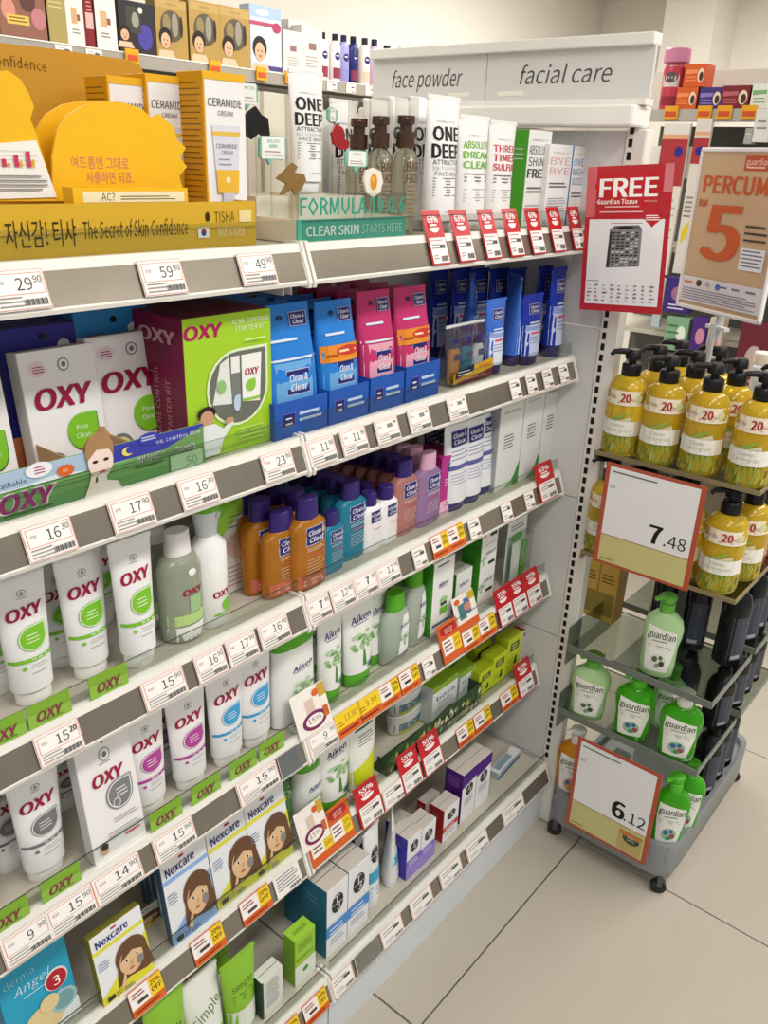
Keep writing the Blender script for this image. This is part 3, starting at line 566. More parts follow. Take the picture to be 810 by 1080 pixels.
def bubble(px0, py0, px1, py1, y, lines):
    pts = [(px0+3, py0), (px1-3, py0+1), (px1, py0+4), (px1, py1-3), (px1-3, py1), (px0+14, py1-1), (px0+10, py1+5), (px0+8, py1-1), (px0+3, py1-1), (px0, py1-4), (px0, py0+3)]
    o, a, b = cutf('callout_bubble', pts, y, M('#7fb9ad', .4)); p0 = fl(px0+2, py1-2, y); p1 = fl(px1-2, py0+2, y)
    ww, hh = p1[0]-p0[0], p1[1]-p0[1]
    obj('callout_print', prints([('r', -.5, 0, .5, 1, '#eef3ee')]+[('t', l, 0, .8-.22*i, .15, '#3f8f80', {'mw': .85}) for i, l in enumerate(lines)]+[('l', -.4, .38, .3, 2, .16, .05, '#b08a8a')], ww, hh, lambda u, v, o_: (p0[0]+ww/2+u, y-o_, p0[1]+v)).mesh('p'), o)
BLK = M('#1c1c1d', .8, 0, 0, .3, .8, 0, 0, 200); BRK_ = M('#8a6a3a', .7, 0, 0, .35, .6, 0, 0, 150)
cutf('charcoal_cutout', [(256, 128), (262, 118), (270, 112), (276, 121), (283, 125), (285, 143), (277, 144), (274, 140), (266, 147), (259, 142)], .1, BLK)
cutf('bark_cutout', [(292, 188), (300, 181), (309, 172), (314, 176), (311, 182), (321, 184), (323, 190), (318, 200), (312, 206), (308, 200), (300, 205), (296, 206), (303, 194)], .04, BRK_)
cutf('berry_cutout', [(350, 140), (355, 130), (362, 135), (364, 147), (369, 150), (367, 157), (360, 158), (352, 152)], .09, M('#a3202a', .4, 0, 0, .3, .5, 0, 0, 200))
o, ya, yb = cutf('egg_cutout', [(384, 190), (386, 180), (394, 177), (402, 181), (404, 192), (401, 203), (394, 208), (387, 203)], .03, M('#efe9df', .4))
obj('yolk', prints([('e', ya, yb, .0085, .0125, '#e3941c'), ('e', ya-.002, yb+.004, .003, .004, '#f4bd4a')], 1, 1, lambda u, v, o_: (u, .03-o_, v)).mesh('y'), o)
bubble(250, 87, 272, 111, .11, ['CHARCOAL']); bubble(274, 143, 302, 169, .06, ['WILLOW', 'BARK']); bubble(346, 113, 356, 130, .11, ['BERRY']); bubble(365, 158, 388, 177, .05, ['VITAMIN E'])
ONE = tubeP('onedeep', M('#f2f2f3', .35), [('t', 'FORMULA 10.0.6', -.0, .815, .016, '#8a8a90', {'mw': .6}), ('t', 'ONE', .02, .73, .1, '#17171a', {'fw': .76, 'b': .03}), ('t', 'DEEP', .02, .605, .1, '#17171a', {'fw': .8, 'b': .03}), ('t', 'ATTRACTION', .02, .525, .035, '#17171a', {'fw': .78, 'b': .01}), ('t', 'DETOXIFYING', .02, .482, .026, '#66666c', {'fw': .76, 'b': -.005}), ('t', 'FACE WASH', .02, .443, .03, '#2c2c30', {'fw': .7, 'b': -.002}), ('l', -.36, .36, .405, 7, .021, .006, '#6a6a70'), ('l', -.1, .2, .16, 1, .02, .005, '#aaaaaa')], M('#e9e9ea', .35), .09, .062, .2, .8)
q = W(331, 203, 1, .972); item(ONE, 'face_wash_tube', 'white tube with bold black lettering raised in the teal display', 'tube', 331, q.z, .972, 74, 35)
g = G(); q0 = q.z-ZA-.0035; g.box(q.x-fx0-.03, q.x-fx0+.03, .066, .13, .0, q0, CRM); obj('step', g.mesh('s'), r)
item(ONE, 'face_wash_tube', 'white black lettered tube at the back of the row behind brown pumps', 'tube', 370, 'A', 1.085, 105, 28, group='white tubes behind the brown pump bottles')
item(ONE, 'face_wash_tube', 'white black lettered tube at the back of the row behind brown pumps', 'tube', 403, 'A', 1.07, 105, 26, group='white tubes behind the brown pump bottles')
item(ONE, 'face_wash_tube', 'white black lettered tube at the back of the row behind brown pumps', 'tube', 428, 'A', 1.025, 103, 26, group='white tubes behind the brown pump bottles')
item(ONE, 'face_wash_tube', 'white black lettered tube just behind the foremost black lettered tube', 'tube', 450, 'A', .98, 103, 28)
item(ONE, 'face_wash_tube', 'foremost white black lettered tube between brown pumps and green lettered tube', 'tube', 471, 'A', .93, 101, 33)
def lines2(c, l): return [('t', 'FORMULA 10.0.6', 0, .83, .014, '#8a8a90', {'mw': .6})]+[('t', s, .02, .75-.085*i, .06, c, {'fw': .8 if len(s) > 3 else .6, 'b': .015}) for i, s in enumerate(l)]+[('l', -.36, .34, .75-.085*len(l)-.0, 3, .03, .012, '#77777c'), ('l', -.36, .34, .62-.085*len(l), 5, .024, .006, '#9a9aa0')]
DRM = tubeP('dream', M('#f1f1f1', .35), lines2('#7cc143', ['ABSOLUTE', 'DREAM', 'CLEAN']), M('#ececec', .35), .1, .058, .18, .85)
THR = tubeP('three', M('#f1f1f1', .35), lines2('#d2475a', ['THREE', 'TIMES', 'SULFUR']), M('#ececec', .35), .1, .05, .175, .85)
item(DRM, 'cleanser_tube', 'white tube with lime green dream clean lettering', 'tube', 502, 'A', .935, 122, 31)
item(THR, 'cleanser_tube', 'white tube with red lettering beside the lime lettered tube', 'tube', 530, 'A', .94, 128, 27)
def fcart(key, side, c, l, fr='#f0f0f0'): return carton(key, .045, .045, .15, fr, side, '#e8e8e6', fp=[('t', 'FORMULA 10.0.6', 0, .9, .02, '#8a8a90', {'mw': .7})]+[('t', s, 0, .8-.12*i, .09, c, {'fw': .84, 'b': .012}) for i, s in enumerate(l)]+[('l', -.4, .36, .76-.12*len(l), 2, .04, .018, '#66666a'), ('l', -.4, .36, .58-.12*len(l), 6, .032, .009, '#9a9aa0')], lp=[('l', -.3, .3, .8, 3, .05, .008, '#dddddd')])
item(fcart('shine', '#4a9a2a', '#2f3a30', ['ABSOLUTE', 'SHINE', 'FREE'], '#e9ebe9'), 'moisturiser_carton', 'white shine free carton with bright green side', 'carton', 561, 'A', .95, 138, 24, ds=.8)
item(fcart('bye', '#efe9ea', '#d9a9ae', ['BYE', 'BYE']), 'serum_carton', 'white carton with pale pink bye bye lettering', 'carton', 584, 'A', .937, 153, 24, ds=.8)
item(fcart('over', '#1f6fb0', '#2f7fc0', ['OVER', 'NIGHT', 'SUCCESS']), 'serum_carton', 'white overnight carton with blue side', 'carton', 605, 'A', .935, 155, 17, ds=.8)
# pump bottles
def pumpx(z, r, s=1.0, c='#4a2a20', side=-1, long=.03):
    g = G(); g.loft(cyl(z, z+.02*s, r*.55), c, 20); g.loft(cyl(z+.02*s, z+.036*s, r*.28), c, 16); g.loft([(z+.036*s, r*.34, r*.34), (z+.05*s, r*.4, r*.4), (z+.052*s, r*.36, r*.36)], c, 16)
    g.tube([(0, 0, z+.045*s), (side*long*.6, -.002, z+.047*s), (side*long, -.003, z+.043*s)], [.0055*s, .0045*s, .003*s], c, 8); return g
gp = G(); gp.loft([(.145, .015, .015), (.146, .0165, .0165), (.17, .0165, .0165), (.171, .011, .011), (.182, .011, .011), (.183, .0155, .0155), (.196, .0155, .0155), (.197, .013, .013)], M('#4b2c22', .4), 22); gp.tube([(0, 0, .19), (-.012, -.012, .19), (-.018, -.018, .188)], .004, M('#4b2c22', .4))
gco = G(); gco.loft([(.146, .0205, .0205), (.147, .021, .021), (.224, .021, .021), (.225, .02, .02)], clear('#f4f2ee', .06), 22)
BARE = bottleP('bare', [(0, .021, .021), (.003, .023, .023), (.128, .023, .023), (.138, .018, .018), (.146, .011, .011)], liquid('#e0dbc4', .06, .9), None, None, [('t', 'BARE', .0, .78, .1, '#6b4a38', {'fw': .66, 'b': .02}), ('t', 'FACED', .0, .65, .1, '#6b4a38', {'fw': .66, 'b': .02}), ('l', -.3, .3, .55, 8, .05, .016, '#8a7058')], extra=[('pump', gp, .197), ('clear_overcap', gco, .225)])
for bx, y, ty in ((386, 1.0, 107), (408, .965, 104), (434, .94, 103)):
    item(BARE, 'pump_bottle', 'clear oil bottle with dark brown pump head behind red tags', 'bottle', bx, 'A', y, ty, None, group='clear oil bottles with brown pumps')
# tags A
for px, pr, lb in ((20, '29.90', 'under the left yellow display card'), (171, '59.90', 'under the yellow display tray'), (271, '49.90', 'beside the bay joint')): ptag('A', px, 'w', f'white price card reading {pr} on top rail {lb}', pr)
for px in (462, 490, 518, 543, 566, 588, 609): ptag('A', px, 'r63', 'red 63 percent promo tag with price card on the top shelf rail', group='red promo tags on the top rail')
# ================================================================ SHELF B
ZB = SH['B']
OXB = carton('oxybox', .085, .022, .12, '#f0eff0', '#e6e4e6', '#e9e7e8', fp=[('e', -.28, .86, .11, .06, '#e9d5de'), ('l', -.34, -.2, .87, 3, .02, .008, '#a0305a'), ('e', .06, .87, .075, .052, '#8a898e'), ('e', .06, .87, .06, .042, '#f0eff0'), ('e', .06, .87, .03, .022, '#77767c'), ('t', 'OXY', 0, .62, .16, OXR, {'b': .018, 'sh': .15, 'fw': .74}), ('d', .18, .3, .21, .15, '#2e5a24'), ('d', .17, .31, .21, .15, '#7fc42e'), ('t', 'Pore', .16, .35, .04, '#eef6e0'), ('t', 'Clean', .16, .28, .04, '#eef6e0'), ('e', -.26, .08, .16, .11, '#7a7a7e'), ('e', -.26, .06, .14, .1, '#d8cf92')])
def bx_(nm, lb, px, y, ty, wp, tilt=7, **k): item(OXB, nm, lb, 'carton', px, ZB+.007, y, ty, wp, tilt=tilt, **k)
bx_('film_box', 'white pore film box with lime drop at the near end of the tray', -8, .985, 386, 66)
bx_('film_box', 'white pore film box with lime drop in the middle of the tray', 82, .985, 372, 76)
bx_('film_box', 'white pore film box with lime drop next to purple kit box', 150, .995, 356, 76)
def hang(key, c, c2): return carton(key, .08, .012, .15, c, c2, c2, fp=[('e', .02, .93, .045, .022, '#101018'), ('t', 'OXY', -.25, .82, .05, OXR, {'mw': .35}), ('l', -.4, -.05, .76, 1, .02, .008, '#c9d8ea'), ('e', .28, .86, .08, .035, '#e6e9f2')])
HP = hang('hpurple', '#3b35a0', '#2c2a80'); HB = hang('hblue', '#2f8ad0', '#2470b0'); HG = hang('hgreen', '#6cc024', '#5aa81c')
item(HP, 'film_pack', 'purple blue upright film pack behind the white film boxes', 'carton', 62, 'B', 1.03, 345, 78, tilt=2, group='purple film packs in a row', rows=5, step=.017)
item(HB, 'film_pack', 'light blue upright film pack behind the white film boxes', 'carton', 133, 'B', 1.03, 327, 72, tilt=2, group='light blue film packs in a row', rows=5, step=.017)
item(HG, 'film_pack', 'lime green upright film pack at the near end behind white box', 'carton', -20, 'B', 1.02, 352, 66, tilt=2)
# printed tray
tx0 = .28; tx1 = xat(216, .912, ZB); tw = tx1-tx0; th = hat(tx1, .912, ZB, 447)
r = obj('counter_display', None, None, ((tx0+tx1)/2, .912, ZB+.001)); tag(r, 'printed tray with cartoon girl and meadow holding white film boxes', 'display')
BRN = M('#b0643c', .5)
g = G(); g.box(-tw/2, tw/2, 0, .002, 0, th, '#7fae6a'); g.box(-tw/2, -tw/2+.002, .002, .11, 0, th, BRN); g.box(tw/2-.002, tw/2, .002, .11, 0, th, M('#c8b79a')); g.box(-tw/2+.002, tw/2-.002, .11, .112, 0, th*1.0, BRN); g.box(-tw/2+.002, tw/2-.002, .002, .11, 0, .004, BRN)
tray = obj('tray', g.mesh('t'), r)
for px in (52, 118):
    xx = xat(px, .96, ZB+th*.8)-(tx0+tx1)/2; g = G(); g.box(xx, xx+.0015, .003, .108, .004, th*.95, M('#c9a47e')); obj('divider', g.mesh('d'), r)
U = lambda px: (xat(px, .912, ZB+th*.5)-(tx0+tx1)/2)/tw
sh = [('r', -.5, .62, .5, 1, '#a9c4dc'), ('p', [(-.5, .6), (-.5, .74), (U(20), .62), (U(60), .7), (U(110), .56), (.5, .6)], '#dfe8ee'), ('r', U(105), .62, .5, 1, '#3a3fa8'), ('p', [(U(128), .62), (.5, .62), (.5, .95), (U(175), .62)], '#6f9a58'), ('p', [(-.5, 0), (.5, 0), (.5, .62), (U(80), .58), (-.5, .6)], '#6a9f58'), ('p', [(-.5, 0), (.5, 0), (.5, .2), (U(80), .3), (-.5, .15)], '#5a9150')]
sh += [('t', 'Instant & Breathable', U(-8), .74, .1, '#1f2a4a', {'fw': .2}), ('t', 'OXY', U(28), .34, .4, '#e9d9e4', {'b': .018, 'sh': .2, 'fw': .175}), ('t', 'OXY', U(28), .34, .37, '#94206e', {'b': .018, 'sh': .2, 'fw': .16}), ('l', U(0), U(60), .08, 1, .02, .04, '#2f5a2a'), ('e', U(70), .74, .022, .1, '#d9652a'), ('s', U(70), .74, .03, .14, '#d9652a'), ('t', 'UV', U(70), .74, .07, '#f6e0c0'),
    ('e', U(43), .9, .04, .16, '#eef0f6'), ('l', U(38), U(49), .94, 3, .06, .03, '#b05a8a'), ('e', U(135), .8, .02, .1, '#e8d96a'), ('e', U(138), .82, .016, .08, '#3a3fa8'),
    ('e', U(158), .97, .04, .14, '#3a3fa8'), ('l', U(150), U(165), 1.0, 2, .06, .03, '#c9cbe8'), ('t', 'INSTANT OIL REMOVER', U(176), .52, .17, '#e9efe6', {'fw': .22}), ('t', 'INSTANT OIL REMOVER', U(176), .515, .16, '#5b5f68', {'fw': .215}), ('t', 'OIL CONTROL FILM', U(188), .84, .08, '#dfe2f4', {'fw': .17}), ('l', U(140), U(175), .36, 1, .02, .03, '#2f4a2a'), ('r', U(178), .05, U(212), .42, '#a9c8a0'), ('t', '50', U(200), .2, .22, '#5f8f5a')]
# the girl
gu = U(106)
sh += [('e', gu, .98, .047, .42, '#a9835a'), ('e', gu+.02, 1.28, .018, .12, '#a9835a'), ('e', gu, .74, .042, .36, '#f0ddd2'), ('p', [(gu-.045, .8), (gu-.03, 1.15), (gu+.02, 1.2), (gu+.047, .8), (gu+.03, .98), (gu-.01, 1.02)], '#a9835a'), ('p', [(gu-.065, .0), (gu-.05, .22), (gu-.015, .32), (gu-.015, .45), (gu+.015, .45), (gu+.015, .3), (gu+.05, .22), (gu+.065, .0)], '#eddfd8'), ('e', gu-.018, .76, .009, .035, '#2c2420'), ('e', gu+.018, .77, .009, .035, '#2c2420'), ('e', gu+.002, .52, .012, .03, '#c9506a'), ('p', [(gu-.05, .2), (gu-.035, .5), (gu-.02, .5), (gu-.03, .15)], '#f0ddd2')]
obj('tray_print', prints(sh, tw, th, lambda u, v, o: (u, -o, v)).mesh('p'), r)
hx = gu*tw; cut(r, 'raised_die_cut', [(hx-.02, th), (hx-.02, th*1.1), (hx-.012, th*1.27), (hx, th*1.36), (hx+.006, th*1.48), (hx+.013, th*1.46), (hx+.015, th*1.3), (hx+.021, th*1.12), (hx+.021, th)], .0, .002, '#a9835a')
# starter kit
kit_f = [('t', 'OXY', -.28, .9, .09, '#b0145e', {'b': .018, 'fw': .4, 'sh': .1}), ('t', 'ACNE CONTROL', .25, .935, .035, '#eaf3d8', {'mw': .44}), ('t', 'STARTER KIT', .25, .885, .035, '#eaf3d8', {'mw': .4}), ('d', .08, .47, .36, .28, '#dfeec6'), ('d', .08, .47, .335, .26, '#6a6f66'),
    ('p', [(-.22, .38), (-.12, .66), (-.02, .7), (.0, .36)], '#dfe6e0'), ('r', -.0, .3, .1, .6, '#7a7f7a'), ('r', .0, .58, .1, .7, '#e9ebea'), ('p', [(.12, .36), (.12, .7), (.36, .7), (.33, .34)], '#eef0ee'), ('t', 'OXY', .24, .57, .05, OXR, {'mw': .2, 'sh': .15}), ('d', .22, .47, .06, .045, '#8cc63e'), ('r', .12, .36, .33, .38, '#8cc63e'), ('e', -.12, .5, .05, .05, '#8fbf7a'), ('d', .05, .36, .04, .06, '#b9cfe6'),
    ('e', -.3, .335, .1, .05, '#2a2220'), ('e', -.3, .3, .075, .055, '#c99a7a'), ('p', [(-.44, .02), (-.42, .2), (-.34, .25), (-.22, .25), (-.12, .2), (-.02, .26), (.0, .22), (-.12, .13), (-.18, .02)], '#e3e8ea'), ('p', [(-.44, .02), (-.42, .2), (-.36, .2), (-.34, .02)], '#9ab8c8'), ('e', -.05, .25, .05, .022, '#c99a7a'), ('l', .05, .4, .16, 4, .03, .012, '#b8d86a'), ('l', .15, .44, .8, 1, .02, .01, '#dff0a8')]
KIT = carton('kit', .115, .085, .15, '#a3cf2e', '#7c1444', '#6d1a3c', fp=kit_f, lp=[('t', 'OXY', 0, .86, .09, '#d9a9b8', {'b': .018, 'fw': .7}), ('l', -.2, -.05, .6, 1, .1, .006, '#c98aa0'), ('t', 'ACNE CONTROL', -.05, .4, .05, '#c98aa0', {'rot': 90, 'mw': 1.2, 'b': 0}), ('t', 'STARTER KIT', .18, .36, .05, '#c98aa0', {'rot': 90, 'b': 0})], tp=[('t', 'OXY', 0, .0, .25, '#9a4a6a', {'mw': .3})])
item(KIT, 'starter_kit_box', 'lime fronted acne starter kit box with maroon side, foremost of its row', 'carton', 246, 'B', .925, 331, 88)
item(KIT, 'starter_kit_box', 'maroon topped starter kit box behind the foremost kit box', 'carton', 206, 'B', 1.045, 322, 72)
# wipe packs
def packP(key, c, cl, band):
    if key in PC: return PC[key]
    Wd, H = .058, .135; pr = [(0, .027, .016), (.006, .0285, .019), (.06, .029, .021), (.078, .029, .018), (.1, .0285, .01), (.125, .028, .003), (.135, .0275, .0018)]
    g = G(); g.loft(pr, M(c, .22), 28, 3.2); cv = curved(pr, 3.2)
    fp = [('r', -.46, .06, .46, .56, cl)]+CC(.06, .4, 1.35, 1.5)+[('l', -.3, .3, .22, 2, .05, .02, '#e6ecf6'), ('r', -.49, .575, .49, .592, '#d5dfef')]+CC(.22, .88, 1.0, 1.1)+[('l', -.35, .2, .72, 1, .05, .02, '#cfe0f4'), ('e', -.12, .9, .05, .02, '#0d2a50')]
    if band: fp += [('r', -.49, .5, .49, .64, '#e08a28'), ('e', .15, .585, .3, .04, '#c2352a'), ('l', -.1, .4, .575, 1, .02, .018, '#f6d9b0'), ('l', -.4, -.1, .545, 1, .02, .02, '#a04a20')]
    PC[key] = Proto(Wd, H, .042, [('pouch', g.mesh('b', True), None), ('print', prints(fp, Wd, H, cv).mesh('p'), None)]); return PC[key]
PB, PBO = packP('pblue', '#2a7fd6', '#69a9e2', False), packP('pblueo', '#2a7fd6', '#69a9e2', True); PP, PPO = packP('ppink', '#c0346e', '#e3a3b8', False), packP('ppinko', '#c0346e', '#e3a3b8', True)
def ctray(px0, px1, y, lb, top):
    a = xat(px0, y, ZB); b = xat(px1, y, ZB); ww = b-a; hh = hat(a, y, ZB, top)
    g = G(); m_ = M('#2358b4', .35)
    for q in ((-ww/2, ww/2, 0, .0015), (-ww/2, -ww/2+.0015, .0015, .2), (ww/2-.0015, ww/2, .0015, .2), (-ww/2+.0015, ww/2-.0015, .1985, .2)): g.box(*q, 0, hh, m_)
    g.box(-ww/2+.0015, ww/2-.0015, .0015, .1985, 0, .0015, m_)
    r = obj('shelf_tray', None, None, ((a+b)/2, y, ZB+.0008)); tag(r, lb, 'tray', 'blue card trays for wipe packs'); obj('tray', g.mesh('t'), r)
    obj('print', prints([('r', -.36, .3, -.12, .68, '#6a78c0'), ('r', -.35, .32, -.13, .66, NAVY), ('l', -.3, -.18, .5, 2, .14, .05, '#e9ebf8'), ('l', -.05, .38, .56, 2, .18, .08, '#bcd0f0')], ww, hh, lambda u, v, o: (u, -o, v)).mesh('p'), r)
    return (a+b)/2
T = [(290, 345, 428, PB, 'blue oil film pack with clear window in first blue tray', 'blue card tray under the plain blue pack', 317, 321), (347, 388, 413, PBO, 'blue oil film pack with orange sale band', 'blue card tray under the orange banded blue pack', 313, 362), (390, 425, 400, PP, 'pink pack with clear window and no sale band', 'blue card tray under the plain pink pack', 303, 408), (427, 462, 388, PPO, 'pink pack with orange sale band', 'blue card tray under the orange banded pink pack', 299, 436)]
for a, b, top, pk, lb, tl, pty, pc in T:
    cx = ctray(a, b, .914, tl, top); px = proj((cx, .92, ZB))[0]
    hgt = hat(cx, .93, ZB+.01, pty)
    for k in range(4):
        p = pk if k == 0 else (PB if pk in (PB, PBO) else PP)
        sc = hgt/p.H; inst(p, 'wipe_pack', lb if k == 0 else ('blue oil film pack in the row behind the front packs' if p is PB else 'pink pack in the row behind the front packs'), 'pack', (cx, .942+k*.046, ZB+.0025), (math.radians(-4), 0, math.radians(random.uniform(-3, 3))), ((wat(cx, .914, ZB, b-a)-.006)/p.W, 1, sc*(1 if k == 0 else .98)), None if k == 0 else 'packs standing behind the front row')
for px in (226, 254): item(PB, 'wipe_pack', 'blue oil film pack at the back beside the kit boxes', 'pack', px, 'B', 1.11, 306, 26, group='blue packs behind the kit boxes')
# pouch kit
PW, PH = .09, .085
r = obj('travel_kit', None, None, (xat(488, .945, ZB), .945, ZB+.001), None, (1.62, 1, 1.0)); tag(r, 'clear zip pouch with three mini bottles and a yellow banner', 'kit')
pr = [(0, .046, .02), (.01, .047, .024), (.06, .046, .02), (.09, .045, .008), (.11, .044, .002), (.118, .044, .001)]
g = G(); g.loft(pr, clear('#dfe3e8', .16), 26, 4); obj('pouch', g.mesh('p', True), r)
g = G(); g.box(-.044, .044, -.0015, .0015, .112, .118, '#d6d8dc'); obj('zip', g.mesh('z'), r)
for i, (c, cc) in enumerate((('#d08a2a', NAVY), ('#1f7f9a', NAVY), ('#ecebef', NAVY))):
    g = G(); xx = -.027+i*.026; g.loft([(.002, .01, .009), (.06, .011, .01), (.072, .007, .007)], M(c, .25), 16, 2.4, xx, -.003); o = obj('mini_bottle', g.mesh('b', True), r)
    g = G(); g.loft(cyl(.072, .09, .008), M(cc, .35), 14, 2, xx, -.003); obj('mini_cap', g.mesh('c', True), o)
    g = G(); g.box(xx-.006, xx+.006, -.0145, -.0138, .05, .062, NAVY); obj('mini_label', g.mesh('l'), o)
obj('banner', prints([('r', -.48, 0, .48, .2, '#6b2436'), ('p', [(-.48, .2), (.48, .34), (.48, .16), (-.48, .02)], '#d9a52a'), ('p', [(-.44, .2), (.0, .3), (.0, .19), (-.44, .1)], '#1d1f4a'), ('l', -.38, -.06, .2, 2, .05, .018, '#e8e8ee'), ('t', 'travel', .26, .24, .07, '#a0431a', {'mw': .3}), ('l', -.4, .4, .06, 1, .02, .02, '#c98a90')], .09, .118, lambda u, v, o: (u, -.025-o, v+.003)).mesh('b'), r)
def bluetube(key, c1, c2):
    return tubeP(key, M(c1, .25), [('r', -.47, .14, .47, .5, c2), ('r', -.47, .5, .47, .58, '#8fa6de')]+CC(0, .8, 1.6, .9)+[('l', -.25, .3, .6, 2, .04, .02, '#d4def4'), ('r', -.2, .45, .4, .475, '#d0506a'), ('l', -.25, .3, .4, 3, .04, .012, '#8a9ac8')], M('#2a2566', .35), .13, .046, .15, .85)
BT, BT2 = bluetube('bt', '#3f6fd0', '#dfe6f4'), bluetube('bt2', '#2136a8', '#c9d4f0')
item(BT, 'scrub_tube', 'short light blue tube with violet cap beside the clear pouch', 'tube', 524, 'B', .925, 316, 20)
item(BT, 'scrub_tube', 'tall light blue tube turned edge-on between short blue tubes', 'tube', 544, 'B', .945, 291, 20, rz=50)
item(BT2, 'scrub_tube', 'short dark blue and white tube before the large blue tubes', 'tube', 562, 'B', .922, 311, 21)
item(BT2, 'scrub_tube', 'large dark blue and white tube at the end panel', 'tube', 577, 'B', .965, 281, 18, group='large blue tubes at the end panel')
item(BT2, 'scrub_tube', 'large dark blue and white tube at the end panel', 'tube', 588, 'B', .925, 283, 15, group='large blue tubes at the end panel')
for px, y in ((465, 1.1), (487, 1.09), (507, 1.08), (527, 1.06), (545, 1.03)): item(BT2, 'scrub_tube', 'dark blue tube in the shaded back row behind pouch', 'tube', px, 'B', y, 284, 19, group='dark blue tubes in the back row')
item(BT, 'scrub_tube', 'light blue tube in the shaded back row', 'tube', 500, 'B', 1.0, 291, 24, rz=30)
for px, pr, lb in ((52, '16.30', 'under the tray lettering'), (139, '17.90', 'under the tray girl'), (209, '16.30', 'under the lime kit box edge'), (293, '23.90', 'at the bay joint')): ptag('B', px, 'w', f'white price card reading {pr} on second rail {lb}', pr)
for px, pr in ((339, '11.90'), (373, '11.90')): ptag('B', px, 'w', 'price card reading 11.90 under the blue card trays', pr, group='price cards reading 11.90')
for px in (408, 442, 482): ptag('B', px, 'w', 'price card under the pink packs and clear pouch', group='price cards under the pink packs')
for px in (543, 560, 577, 594): ptag('B', px, 'n', 'narrow price card under the blue tubes by the end panel', group='narrow price cards under blue tubes')
# ================================================================ SHELF C
LIME = '#7cc32e'
OT = oxy('lime', LIME)
LC = 'white tube with lime green drop and band'
item(OT, 'face_wash_tube', LC+' at the near end by green sticker', 'tube', 44, 'C', 742, 609, 54)
item(OT, 'face_wash_tube', LC+' between its two twins', 'tube', 104, 'C', 714, 587, 48)
item(OT, 'face_wash_tube', LC+' standing tall beside the clear bottle', 'tube', 156, 'C', 703, 571, 42)
item(OT, 'face_wash_tube', 'lime banded white tube in the second row behind others', 'tube', 74, 'C', 1.0, 598, 46, group='lime banded tubes in the second row')
item(OT, 'face_wash_tube', 'lime banded white tube in the second row behind others', 'tube', 6, 'C', 1.0, 640, 46, group='lime banded tubes in the second row')
item(OT, 'face_wash_tube', 'lime banded white tube at the shaded rear of the shelf', 'tube', 48, 'C', 1.09, 590, 42, group='lime banded tubes at the rear')
item(OT, 'face_wash_tube', 'lime banded white tube at the shaded rear of the shelf', 'tube', 112, 'C', 1.06, 572, 42, group='lime banded tubes at the rear')
TON = bottleP('toner', [(0, .02, .02), (.004, .0235, .0235), (.03, .024, .024), (.1, .024, .024), (.117, .019, .019), (.122, .012, .012)], liquid('#cfd8c4', .12, .6), cyl(.12, .152, .0145, .013), M('#eceaea', .35), [('r', -.47, .03, .47, .2, '#f0f0ee'), ('r', -.47, .22, .47, .34, '#b8d88a'), ('t', 'OXY', .06, .6, .07, OXR, {'fw': .5}), ('r', -.05, .35, .25, .55, '#9fc48c'), ('e', .05, .82, .1, .04, '#e6eaea')])
item(TON, 'toner_bottle', 'clear toner bottle with white screw cap, front of pair', 'bottle', 205, 'C', 676, 565, 40)
item(TON, 'toner_bottle', 'clear toner bottle with white screw cap behind its twin', 'bottle', 180, 'C', .985, 553, 36)
gq = G(); gq.loft([(.1, .0095, .0095), (.112, .011, .011), (.122, .0125, .0125), (.13, .0125, .0125)], M('#d8dee2', .25), 18); gq.loft([(.13, .0145, .0145), (.136, .0155, .0155), (.138, .015, .015)], M('#6ab82a', .35), 18)
gq.tube([(0, 0, .126), (.006, -.012, .124)], .004, M('#d8dee2', .25))
WP = bottleP('wpump', [(0, .016, .016), (.003, .018, .018), (.09, .018, .018), (.102, .01, .01)], M('#eff0ef', .3), None, None, [('t', 'OXY', .08, .38, .07, OXR, {'fw': .55}), ('d', .2, .24, .15, .06, LIME), ('r', -.2, .14, .46, .165, LIME)], extra=[('pump', gq, .138)])
item(WP, 'pump_bottle', 'white pump bottle with lime green top beside clear toner', 'bottle', 234, 'C', 661, 534, 32)
item(carton('gleaf', .06, .02, .13, '#e3dedb', '#8cc63e', '#8cc63e', fp=[('p', [(-.5, .72), (.5, .95), (.5, 1), (-.5, 1)], '#86c23a'), ('p', [(-.5, .5), (-.5, .72), (.5, .95), (.5, .86)], '#9ed04a'), ('l', -.1, .4, .74, 3, .05, .012, '#7a7a72'), ('e', .1, .45, .3, .12, '#dcb9ac'), ('l', -.2, .4, .25, 5, .045, .01, '#b07a74')]), 'skin_care_leaflet', 'lime and white boxed skin set behind the white pump bottle', 'carton', 250, 'C', 1.0, 520, 42, tilt=3)
